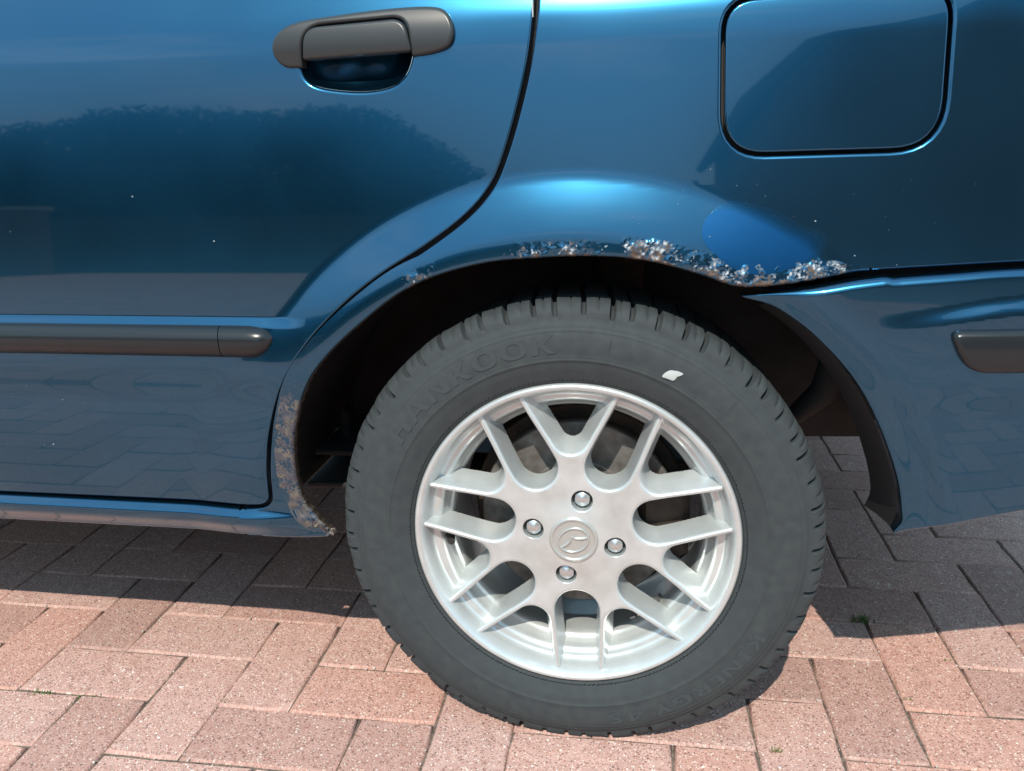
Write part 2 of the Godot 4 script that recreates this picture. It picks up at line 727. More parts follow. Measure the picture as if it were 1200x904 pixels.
func build_ground() -> void:
	var g := Node3D.new()
	g.name = "driveway"
	add_child(g)
	g.set_meta("kind", "structure")
	g.set_meta("label", "pink block paved driveway laid in herringbone")
	var bed := MB.new()
	bed.flat(PackedVector3Array([Vector3(-9, -0.0042, -6), Vector3(9, -0.0042, -6), Vector3(9, -0.0042, 11), Vector3(-9, -0.0042, 11)]), Vector3.UP)
	put("jointing_sand", bed.mesh(mats.sand), g)
	var lawn := MB.new()
	lawn.flat(PackedVector3Array([Vector3(-200, -0.06, -200), Vector3(200, -0.06, -200), Vector3(200, -0.06, 200), Vector3(-200, -0.06, 200)]), Vector3.UP)
	var lo := put("lawn", lawn.mesh(mats.lawn), self, "structure")
	lo.set_meta("label", "mown lawn beyond the driveway")
	var meshes := []
	for k in 10:
		meshes.append(paver_mesh(PITCH * 2 - 0.0024, PITCH - 0.0024, mats["paver_%d" % (k % 5)], 50 + k))
	var near := []
	var rest := []
	for j in range(-58, 107):
		for i in range(-87, 87):
			var s := posmod(i + j, 4)
			if s != 3 and s != 1:
				continue
			var c := Vector2(i + (1.0 if s == 3 else 0.5), j + (0.5 if s == 3 else 1.0)) * PITCH + Vector2(0.0224, -0.0025)
			var p := Vector3(c.x, 0, c.y).rotated(Vector3.UP, 0.0106)
			var seen: bool = p.z > -1.35 and p.z < 0.22 and absf(p.x + 0.1) < 0.72 + maxf(0.0, -p.z) * 0.55
			var t := Transform3D(Basis(Vector3.UP, 0.0106 + (0.0 if s == 3 else PI / 2) + rng.randf_range(-0.004, 0.004)), p)
			t = t.translated(Vector3(rng.randf_range(-0.0008, 0.0008), rng.randf_range(-0.0012, 0.0006), rng.randf_range(-0.0008, 0.0008)))
			(near if seen else rest).append([t, rng.randi() % 10])
	for q in near:
		var o := put("brick", meshes[q[1]], g)
		o.transform = q[0]
	for k in 10:
		var mine := rest.filter(func(q): return q[1] == k)
		var mm := MultiMesh.new()
		mm.transform_format = MultiMesh.TRANSFORM_3D
		mm.mesh = meshes[k]
		mm.instance_count = mine.size()
		for q in mine.size():
			mm.set_instance_transform(q, mine[q][0])
		var o := MultiMeshInstance3D.new()
		o.name = "far_bricks"
		o.multimesh = mm
		g.add_child(o, true)
		o.set_meta("kind", "stuff")


# ------------------------------------------------------------------ behind the camera: what the paint mirrors
func leaf_ball(mb: MB, at: Vector3, r: Vector3, count: int, size: float, rr: RandomNumberGenerator) -> void:
	for k in count:
		var d := Vector3(rr.randfn(), rr.randfn(), rr.randfn()).normalized()
		var q := at + d * r * pow(rr.randf_range(0.15, 1.0), 0.4)
		var a := Vector3(rr.randfn(), rr.randfn(), rr.randfn()).normalized() * size
		var b := a.cross(Vector3(rr.randfn(), rr.randfn(), rr.randfn())).normalized() * size * 0.6
		mb.flat(PackedVector3Array([q - a, q + b, q + a, q - b]), d + Vector3.UP * 0.3)


func build_background() -> void:
	var rr := RandomNumberGenerator.new()
	rr.seed = 17
	var spec := [
		[-21.0, 15.0, 4.2, "broad dark green tree reflected at the left of the rear door", 0], [-16.5, 17.0, 4.4, "rounded green tree reflected just behind the garden wall", 1],
		[-12.0, 18.0, 4.8, "tallest green tree reflected over the middle of the door", 0], [-7.5, 18.5, 4.5, "green tree reflected under the door handle", 1]]
	for s in spec:
		var t := thing("garden_tree", s[3], "tree", Vector3(s[0], 0, s[1]), "trees along the garden edge")
		var tr := MB.new()
		var h: float = s[2] * 1.0
		tr.tube(PackedVector3Array([Vector3(0, -0.1, 0), Vector3(0.05, h * 0.3, 0), Vector3(0, h * 0.75, 0.05)]), PackedFloat32Array([0.16, 0.11, 0.04]), 8)
		for k in 5:
			var a := rr.randf() * TAU
			tr.tube(PackedVector3Array([Vector3(0.03, h * 0.28, 0), Vector3(cos(a) * 0.8, h * 0.5, sin(a) * 0.8), Vector3(cos(a) * 1.6, h * 0.68, sin(a) * 1.6)]), PackedFloat32Array([0.07, 0.05, 0.02]), 6)
		put("trunk", tr.mesh(mats.bark), t)
		var cr := MB.new()
		for k in 16:
			var a := rr.randf() * TAU
			var d := sqrt(rr.randf()) * 2.1
			leaf_ball(cr, Vector3(cos(a) * d, h * rr.randf_range(0.32, 0.78), sin(a) * d), Vector3(0.95, 0.8, 0.95) * rr.randf_range(0.8, 1.2), 520, 0.09, rr)
		put("crown", cr.mesh(mats.leaf if s[4] == 0 else mats.leaf_dark), t)
	var hedge := MB.new()
	for k in 68:
		var x := -24.0 + k * 0.31
		var top := 3.5 + 0.5 * smoothstep(-15.0, -10.0, x) - 2.2 * smoothstep(-7.0, -3.0, x) + 0.12 * sin(x * 0.9)
		for q in 3:
			leaf_ball(hedge, Vector3(x, [0.6, top * 0.55, top][q] + rr.randf_range(-0.1, 0.1), 18.0 - absf(x) * 0.1), Vector3(0.9, 0.95, 0.6), 520, 0.085, rr)
	var ho := put("garden_hedge", hedge.mesh(mats.leaf_dark), self)
	tag(ho, "tall clipped hedge reflected as a dark band across the door", "hedge")
	var f := thing("garden_fence", "brown close boarded fence in front of the reflected trees", "fence", Vector3(0, 0, 13.0))
	for k in 60:
		var x := -16.0 + k * 0.55
		var mb := MB.new()
		mb.box(Vector3(x, -0.06, -0.02 + 0.01 * (k % 2)), Vector3(x + 0.53, 1.35 + rr.randf_range(-0.02, 0.02), 0.02 + 0.01 * (k % 2)), 0.004)
		put("board", mb.mesh(mats.fence), f)
	var h := thing("added_house", "added house shape that gives the dark reflection in the fuel flap and the arch", "house", Vector3(4.4, 0, 8.0))  # unseen house, added and shaped to put a dark gable into the paint reflections
	var hb := MB.new()
	for z in [0.0, 7.0]:
		hb.flat(PackedVector3Array([Vector3(-3.1, -0.06, z), Vector3(3.1, -0.06, z), Vector3(3.1, 2.7, z), Vector3(0, 6.3, z), Vector3(-3.1, 2.7, z)]), Vector3(0, 0, z - 3.5))
	for x in [-3.1, 3.1]:
		hb.flat(PackedVector3Array([Vector3(x, -0.06, 0), Vector3(x, -0.06, 7), Vector3(x, 2.7, 7), Vector3(x, 2.7, 0)]), Vector3(x, 0, 0))
	put("wall", hb.mesh(mats.wall), h)
	for sd in [-1.0, 1.0]:
		var rf := MB.new()
		var sl := Vector3(sd * 3.1, -3.6, 0).normalized()
		var up := Vector3(sd * 3.6, 3.1, 0).normalized()
		var p0 := Vector3(0, 6.32, 0)
		var p1 := p0 + sl * 5.1
		for q in [[p0, p1, 0.0], [p0 + up * 0.14, p1 + up * 0.14, 1.0]]:
			rf.flat(PackedVector3Array([q[0] + Vector3(0, 0, -0.25), q[1] + Vector3(0, 0, -0.25), q[1] + Vector3(0, 0, 7.25), q[0] + Vector3(0, 0, 7.25)]), up * (1.0 if q[2] > 0.0 else -1.0))
		rf.flat(PackedVector3Array([p0 + Vector3(0, 0, -0.25), p1 + Vector3(0, 0, -0.25), p1 + up * 0.14 + Vector3(0, 0, -0.25), p0 + up * 0.14 + Vector3(0, 0, -0.25)]), Vector3(0, 0, -1))
		rf.flat(PackedVector3Array([p1 + Vector3(0, 0, -0.25), p1 + Vector3(0, 0, 7.25), p1 + up * 0.14 + Vector3(0, 0, 7.25), p1 + up * 0.14 + Vector3(0, 0, -0.25)]), sl)
		put("roof", rf.mesh(mats.tiles), h)
	for q in [[2.2, 1.1, 1.1, 1.15]]:
		var wf := MB.new()
		for e in [[q[0] - q[2] / 2, q[1], q[0] + q[2] / 2, q[1] + 0.07], [q[0] - q[2] / 2, q[1] + q[3] - 0.07, q[0] + q[2] / 2, q[1] + q[3]], [q[0] - q[2] / 2, q[1] + 0.07, q[0] - q[2] / 2 + 0.07, q[1] + q[3] - 0.07], [q[0] + q[2] / 2 - 0.07, q[1] + 0.07, q[0] + q[2] / 2, q[1] + q[3] - 0.07], [q[0] - 0.03, q[1] + 0.07, q[0] + 0.03, q[1] + q[3] - 0.07]]:
			wf.box(Vector3(e[0], e[1], -0.05), Vector3(e[2], e[3], 0.02), 0.006)
		var wo := put("window", wf.mesh(mats.coping), h)
		var pn := MB.new()
		pn.box(Vector3(q[0] - q[2] / 2 + 0.03, q[1] + 0.03, -0.025), Vector3(q[0] + q[2] / 2 - 0.03, q[1] + q[3] - 0.03, -0.012), 0.0)
		put("pane", pn.mesh(mats.glass), wo)
	var w := thing("garden_wall", "low brick wall with pale coping reflected at the left edge of the door", "wall", Vector3(-10.2, 0, 10.2))
	var mb := MB.new()
	mb.box(Vector3(-2.5, -0.06, -0.15), Vector3(1.4, 1.35, 0.15), 0.01)
	put("brickwork", mb.mesh(mats.wall), w)
	mb = MB.new()
	mb.box(Vector3(-2.55, 1.352, -0.2), Vector3(1.45, 1.43, 0.2), 0.01)
	put("coping", mb.mesh(mats.coping), w)


# ------------------------------------------------------------------ the car
func build_car() -> void:
	var car := thing("parked_car", "dark blue metallic car with a rusty rear wheel arch parked on the driveway", "car")
	var zb: Callable = body_z
	# the shut line between door and quarter panel
	var gap := smooth(PackedVector2Array([Vector2(-0.037, 0.930), Vector2(-0.038, 0.897), Vector2(-0.038, 0.872), Vector2(-0.043, 0.824), Vector2(-0.054, 0.775), Vector2(-0.070, 0.724), Vector2(-0.086, 0.690), Vector2(-0.112, 0.661), Vector2(-0.155, 0.630), Vector2(-0.208, 0.598), Vector2(-0.255, 0.563), Vector2(-0.302, 0.517), Vector2(-0.338, 0.464), Vector2(-0.361, 0.408), Vector2(-0.372, 0.361), Vector2(-0.376, 0.327), Vector2(-0.379, 0.314), Vector2(-0.391, 0.305), Vector2(-0.420, 0.302)]))
	var door_side := offset(gap, 0.0023, false)
	var rear_side := offset(gap, -0.0023, false)
	if door_side[20].x > gap[20].x:
		var swap := door_side
		door_side = rear_side
		rear_side = swap
	# rear door
	var door_line := door_side.duplicate()
	door_line.append_array(line(Vector2(-0.43, 0.3042), Vector2(-1.05, 0.301)))
	door_line.append_array(line(Vector2(-1.05, 0.31), Vector2(-1.05, 0.925)))
	door_line.append_array(line(Vector2(-1.04, 0.930), Vector2(-0.045, 0.930)))
	var cup := ring(PackedVector2Array([Vector2(-0.288, 0.838), Vector2(-0.291, 0.820), Vector2(-0.285, 0.805), Vector2(-0.268, 0.796), Vector2(-0.229, 0.791), Vector2(-0.199, 0.793), Vector2(-0.180, 0.801), Vector2(-0.170, 0.817), Vector2(-0.168, 0.835), Vector2(-0.178, 0.848), Vector2(-0.225, 0.850), Vector2(-0.275, 0.847)]), 0.004)
	var mb := MB.new()
	panel(mb, door_line, [cup], zb, 0.0045, 0.0025, 0.014, null, 0.0045)
	var door := put("rear_door", mb.mesh(mats.paint), car)
	build_handle(door, cup)
	specks(door, 14, Vector2(-0.8, 0.31), Vector2(-0.1, 0.70), Vector2(-0.22, 0.63), 0.2, 5, door_line)
	# mouldings
	mb = MB.new()
	moulding(mb, -1.03, -0.4075, 0.5405, 0.5025, 0.011, false)
	put("side_moulding", mb.mesh(mats.strip), door)
	mb = MB.new()
	moulding(mb, -0.4065, -0.343, 0.5405, 0.5025, 0.011, true)
	put("moulding_end_cap", mb.mesh(mats.strip), door)
	# front door and sill
	mb = MB.new()
	panel(mb, rounded(PackedVector2Array([Vector2(-1.055, 0.301), Vector2(-1.055, 0.93), Vector2(-2.0, 0.93), Vector2(-2.0, 0.301)]), PackedFloat32Array([0.01, 0.005, 0.005, 0.01])), [], zb, 0.02, 0.0025, 0.014)
	put("front_door", mb.mesh(mats.paint), car)
	mb = MB.new()
	var sill_line := line(Vector2(-0.414, 0.2996), Vector2(-2.0, 0.2996))
	sill_line.append_array(line(Vector2(-2.0, 0.29), Vector2(-2.0, 0.262)))
	sill_line.append_array(line(Vector2(-1.99, 0.255), Vector2(-0.414, 0.2585)))
	panel(mb, sill_line, [], func(x: float, y: float) -> float: return body_z(x, y) - 0.0003, 0.006, 0.0027, 0.05, func(p: Vector2) -> bool: return p.x > -0.4145)
	put("sill", mb.mesh(mats.paint), car)
	# quarter panel: a corroded lip along the arch, the sheet, the fuel flap
	var lip := smooth(PackedVector2Array([Vector2(-0.305, 0.274), Vector2(-0.317, 0.289), Vector2(-0.332, 0.310), Vector2(-0.338, 0.339), Vector2(-0.337, 0.374), Vector2(-0.331, 0.409), Vector2(-0.313, 0.459), Vector2(-0.288, 0.497), Vector2(-0.240, 0.542), Vector2(-0.174, 0.588), Vector2(-0.098, 0.612), Vector2(-0.025, 0.619), Vector2(0.028, 0.620), Vector2(0.080, 0.615), Vector2(0.130, 0.602), Vector2(0.166, 0.590), Vector2(0.190, 0.589), Vector2(0.216, 0.591), Vector2(0.250, 0.595), Vector2(0.284, 0.601), Vector2(0.300, 0.6025)]), 0.0012)
	for k in lip.size():
		if lip[k].y < 0.34:
			lip[k].x += 0.0022 * (1.0 - smoothstep(0.30, 0.34, lip[k].y)) * grain.get_noise_2d(lip[k].y * 300.0, lip[k].x * 200.0)
	var ln := side_normals(lip, false)
	if ln[lip.size() / 2].y < 0.0:
		for k in ln.size():
			ln[k] = -ln[k]
	var inner := PackedVector2Array()
	for k in lip.size():
		inner.append(lip[k] + ln[k] * band_width(lip, k))
	var quarter := PackedVector2Array()
	for q in rear_side:
		quarter.append(q)
	quarter.append_array(PackedVector2Array([Vector2(-0.4203, 0.29), Vector2(-0.4203, 0.28), Vector2(-0.4203, 0.27), Vector2(-0.4203, 0.2585), Vector2(-0.40, 0.2585), Vector2(-0.38, 0.2587), Vector2(-0.36, 0.2590), Vector2(-0.34, 0.2602), Vector2(-0.32, 0.2622), Vector2(-0.311, 0.264)]))
	for k in range(0, inner.size(), 3):
		quarter.append(inner[k])
	quarter.append_array(smooth(PackedVector2Array([Vector2(0.302, 0.6030), Vector2(0.365, 0.607), Vector2(0.443, 0.611), Vector2(0.6, 0.616), Vector2(0.88, 0.62)]), 0.02))
	quarter.append_array(line(Vector2(0.88, 0.63), Vector2(0.88, 0.925)))
	quarter.append_array(line(Vector2(0.87, 0.93), Vector2(-0.03, 0.93)))
	var inner_set := {}
	for q in inner:
		inner_set[q] = true
	var flap := rounded(PackedVector2Array([Vector2(0.148, 0.862), Vector2(0.1525, 0.7195), Vector2(0.3545, 0.7212), Vector2(0.352, 0.866)]), PackedFloat32Array([0.03, 0.04, 0.045, 0.03]))
	mb = MB.new()
	panel(mb, quarter, [offset(ccw(flap), 0.0032)], zb, 0.004, 0.0025, 0.014, func(p: Vector2) -> bool: return inner_set.has(p) or (p.x < -0.4198 and p.y < 0.3015), 0.004)
	var qp := put("quarter_panel", mb.mesh(mats.paint), car)
	specks(qp, 60, Vector2(0.0, 0.60), Vector2(0.40, 0.70), Vector2(0.19, 0.625), 0.85, 6, quarter)
	build_arch_lip(qp, lip, ln)
	var blue_area := ring(PackedVector2Array([Vector2(0.133, 0.640), Vector2(0.138, 0.658), Vector2(0.156, 0.664), Vector2(0.187, 0.655), Vector2(0.213, 0.642), Vector2(0.236, 0.634), Vector2(0.240, 0.618), Vector2(0.222, 0.607), Vector2(0.196, 0.601), Vector2(0.168, 0.606), Vector2(0.143, 0.625)]), 0.003)
	for k in blue_area.size():
		blue_area[k] += Vector2(blot.get_noise_2d(blue_area[k].x * 130.0, blue_area[k].y * 130.0), blot.get_noise_2d(blue_area[k].x * 130.0 + 50.0, blue_area[k].y * 130.0)) * 0.0012
	for k in 4:      # wider thin blue layers shifted up and rearward, then the bluest core
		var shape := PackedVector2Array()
		for q in blue_area:
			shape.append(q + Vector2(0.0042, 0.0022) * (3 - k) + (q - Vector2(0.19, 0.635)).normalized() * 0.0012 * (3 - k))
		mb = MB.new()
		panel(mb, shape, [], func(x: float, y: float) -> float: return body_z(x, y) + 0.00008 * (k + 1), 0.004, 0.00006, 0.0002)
		tag(put("royal_blue_patch", mb.mesh(mats["patch_blue_%d" % k]), qp), "brighter royal blue patch above the rust")
	mb = MB.new()
	panel(mb, flap, [], func(x: float, y: float) -> float: return body_z(x, y) - 0.0004, 0.006, 0.0022, 0.014)
	put("fuel_flap", mb.mesh(mats.paint), qp)
	# rear bumper
	var bl := smooth(PackedVector2Array([Vector2(0.176, 0.5775), Vector2(0.205, 0.5815), Vector2(0.250, 0.588), Vector2(0.282, 0.594), Vector2(0.314, 0.5985)]), 0.008)
	bl.append_array(smooth(PackedVector2Array([Vector2(0.3205, 0.5972), Vector2(0.38, 0.602), Vector2(0.437, 0.606), Vector2(0.6, 0.612), Vector2(0.88, 0.616)]), 0.01))
	bl.append_array(line(Vector2(0.885, 0.60), Vector2(0.885, 0.40)))
	bl.append_array(smooth(PackedVector2Array([Vector2(0.88, 0.39), Vector2(0.6, 0.37), Vector2(0.480, 0.347), Vector2(0.397, 0.324), Vector2(0.358, 0.307)]), 0.01))
	bl.append_array(smooth(PackedVector2Array([Vector2(0.356, 0.310), Vector2(0.362, 0.322), Vector2(0.360, 0.337), Vector2(0.349, 0.380), Vector2(0.324, 0.439), Vector2(0.293, 0.491), Vector2(0.251, 0.536), Vector2(0.211, 0.565), Vector2(0.180, 0.5755)]), 0.008))
	mb = MB.new()
	panel(mb, bl, [], bumper_z, 0.0028, 0.009, 0.022, null, -1.0, func(p: Vector2) -> float: return 0.12 + 0.88 * smoothstep(0.178, 0.25, p.x) if p.y > 0.568 else 0.4)
	var bump := put("rear_bumper", mb.mesh(mats.paint), car)
	mb = MB.new()
	var bm := rounded(PackedVector2Array([Vector2(0.373, 0.548), Vector2(0.394, 0.504), Vector2(0.62, 0.508), Vector2(0.62, 0.553)]), PackedFloat32Array([0.014, 0.03, 0.004, 0.004]))
	panel(mb, bm, [], func(x: float, y: float) -> float: return bumper_z(x, y) + 0.010 - 9.0 * pow(absf(y - 0.528) - 0.0, 2.0), 0.004, 0.006, 0.02)
	put("bumper_moulding", mb.mesh(mats.strip), bump)
	mb = MB.new()
	var br := smooth(PackedVector2Array([Vector2(0.355, 0.312), Vector2(0.3585, 0.337), Vector2(0.347, 0.381), Vector2(0.3225, 0.440), Vector2(0.2915, 0.492), Vector2(0.2495, 0.538), Vector2(0.21, 0.567)]), 0.008)
	var bn := side_normals(br, false)
	var st := mb.v.size()
	for k in br.size():
		for j in 6:
			var f := j / 5.0
			var p := br[k].lerp(ARCH, 0.018 * f + 0.02 * f * f)
			mb.add(Vector3(p.x, p.y, bumper_z(br[k].x, br[k].y) - 0.010 - 0.058 * f + 0.003 * grain.get_noise_2d(k * 0.4, j * 1.0)), Vector3(ARCH.x - p.x, ARCH.y - p.y, 0.15).normalized())
	mb.grid(6, br.size(), st)
	put("arch_trim", mb.mesh(mats.trim), bump)
	build_well(car)
	build_upper(car)
	build_wheel(car)
	# ragged rusty end of the sill
	var rr := RandomNumberGenerator.new()
	rr.seed = 23
	var shards := MB.new()
	for k in 46:
		var t := rr.randf()
		var c := Vector3(lerpf(-0.330, -0.300, t), lerpf(0.289, 0.272, t) + rr.randfn(0.0, 0.0025), rr.randf_range(-0.012, 0.004) + body_z(-0.32, 0.28))
		var a := Vector3(rr.randfn(), rr.randfn(), rr.randfn()).normalized() * rr.randf_range(0.0012, 0.0042)
		var b := a.cross(Vector3(rr.randfn(), rr.randfn(), rr.randfn())).normalized() * rr.randf_range(0.0008, 0.0026)
		var nn := a.cross(b).normalized() * 0.0004
		var q := shards.v.size()
		var col := Color(0.05, 0.034, 0.024).lerp(Color(0.30, 0.26, 0.21), rr.randf())
		for w in [nn, -nn]:
			shards.flat(PackedVector3Array([c - a + w, c - a * 0.2 + b + w, c + a * 0.9 + b * 0.4 + w, c + a * 0.5 - b + w]), w)
		for m in range(q, shards.v.size()):
			shards.c[m] = col
	put("rust_flakes", shards.mesh(mats.corrosion), car, "stuff")
	mb = MB.new()
	mb.box(Vector3(-0.0425, 0.856, body_z(-0.041, 0.864) - 0.001), Vector3(-0.0408, 0.872, body_z(-0.041, 0.864) + 0.0006), 0.0004)
	put("chipped_edge", mb.mesh(mats.flake), door)


func band_width(lip: PackedVector2Array, k: int) -> float:
	var t := float(k) / (lip.size() - 1)
	return 0.004 + 0.022 * smoothstep(0.0, 0.03, t) * (1.0 - smoothstep(0.93, 1.0, t))


func moulding(mb: MB, x0: float, x1: float, y1: float, y0: float, proud: float, tip: bool) -> void:
	var nu := 40 if tip else 60
	var nv := 17
	var s := mb.v.size()
	var ym := (y0 + y1) / 2
	for k in nu + 1:
		var u := float(k) / nu
		var x := lerpf(x0, x1, 1.0 - pow(1.0 - u, 1.6) if tip else u)
		var sc := 1.0
		if tip:
			var e := clampf((x - (x1 - 0.034)) / 0.034, 0.0, 1.0)
			sc = sqrt(maxf(0.0, 1.0 - e * e))
		for j in nv + 1:
			var a := PI * j / nv
			var yy := cos(a)
			var top := signf(yy) * pow(absf(yy), 0.8)
			var hump := pow(maxf(sin(a), 0.0), 0.9)
			var half := (y1 - y0) / 2
			var yc := ym + (0.006 * (1.0 - sc))      # the tip rides up a little
			var y := yc + half * top * sc
			mb.add(Vector3(x, y, body_z(minf(x, -0.36), clampf(y, y0, y1 - 0.006)) - 0.002 + proud * hump * pow(sc, 0.5)), Vector3(1.2 * (1.0 - sc) if tip else 0.0, yy * 0.95, 0.08 + sin(a) * 0.62).normalized())
	mb.grid(nv + 1, nu + 1, s)


func build_handle(door: Node, cup: PackedVector2Array) -> void:
	# scooped recess behind the grip
	var mb := MB.new()
	var mid := Vector2.ZERO
	for q in cup:
		mid += q
	mid /= cup.size()
	mid.y += 0.006
	var rows := 9
	var s := mb.v.size()
	for k in rows:
		var f := float(k) / (rows - 1)
		for q in cup:
			var sc := 1.0 - 0.999 * pow(f, 1.6)
			var p := mid + (q - mid) * sc
			var d := 0.003 + 0.022 * pow(f, 0.55)
			var o := (mid - q).normalized()
			mb.add(Vector3(p.x, p.y, body_z(p.x, p.y) - d), Vector3(o.x * (1.0 - f), o.y * (1.0 - f), 0.25 + f).normalized())
	mb.grid(cup.size(), rows, s, true)
	put("handle_recess", mb.mesh(mats.paint), door)
	var outer := ring(PackedVector2Array([Vector2(-0.3195, 0.833), Vector2(-0.3145, 0.8495), Vector2(-0.293, 0.8615), Vector2(-0.248, 0.867), Vector2(-0.193, 0.871), Vector2(-0.148, 0.871), Vector2(-0.130, 0.865), Vector2(-0.122, 0.849), Vector2(-0.126, 0.833), Vector2(-0.142, 0.826), Vector2(-0.168, 0.823), Vector2(-0.225, 0.8205), Vector2(-0.287, 0.8165), Vector2(-0.309, 0.8185)]), 0.004)
	var pad := rounded(PackedVector2Array([Vector2(-0.289, 0.808), Vector2(-0.284, 0.857), Vector2(-0.1715, 0.862), Vector2(-0.165, 0.808)]), PackedFloat32Array([0.002, 0.022, 0.018, 0.002]))
	var left := Geometry2D.clip_polygons(outer, pad)
	mb = MB.new()
	var zh := func(x: float, y: float) -> float: return body_z(x, y) + 0.0085 - 5.0 * (y - 0.85) * (y - 0.85)
	for q in left:
		if q.size() > 20:
			panel(mb, q, [], zh, 0.004, 0.004, 0.013)
	put("door_handle", mb.mesh(mats.plastic), door)
	mb = MB.new()
	var grip := rounded(PackedVector2Array([Vector2(-0.286, 0.8235), Vector2(-0.2825, 0.8555), Vector2(-0.173, 0.8605), Vector2(-0.1665, 0.8275)]), PackedFloat32Array([0.004, 0.021, 0.017, 0.004]))
	panel(mb, grip, [], func(x: float, y: float) -> float: return body_z(x, y) + 0.0100 - 5.0 * (y - 0.85) * (y - 0.85), 0.004, 0.0035, 0.012)
	put("handle_grip", mb.mesh(mats.plastic), door)


# how far corrosion has gone at a point of the lip (s = distance up from the edge)
func corroded(p: Vector2, s: float) -> float:
	var a := 0.0
	if p.x > 0.11 and p.y > 0.5:
		a = 0.85 * smoothstep(0.11, 0.14, p.x) * (1.0 - smoothstep(0.27, 0.30, p.x)) * (1.0 - smoothstep(0.012, 0.030, s))
	if p.y > 0.5:
		a = maxf(a, 1.05 * smoothstep(0.050, 0.062, p.x) * (1.0 - smoothstep(0.095, 0.13, p.x)) * (1.0 - smoothstep(0.016, 0.030, s)))
		a = maxf(a, 0.72 * smoothstep(-0.065, -0.05, p.x) * (1.0 - smoothstep(0.02, 0.04, p.x)) * (1.0 - smoothstep(0.008, 0.020, s)))
		a = maxf(a, 0.72 * smoothstep(-0.185, -0.175, p.x) * (1.0 - smoothstep(-0.155, -0.145, p.x)) * (1.0 - smoothstep(0.006, 0.018, s)))
	if p.x < -0.25 and p.y < 0.52:
		a = maxf(a, 0.92 * (1.0 - smoothstep(0.44, 0.48, p.y)))
	return a


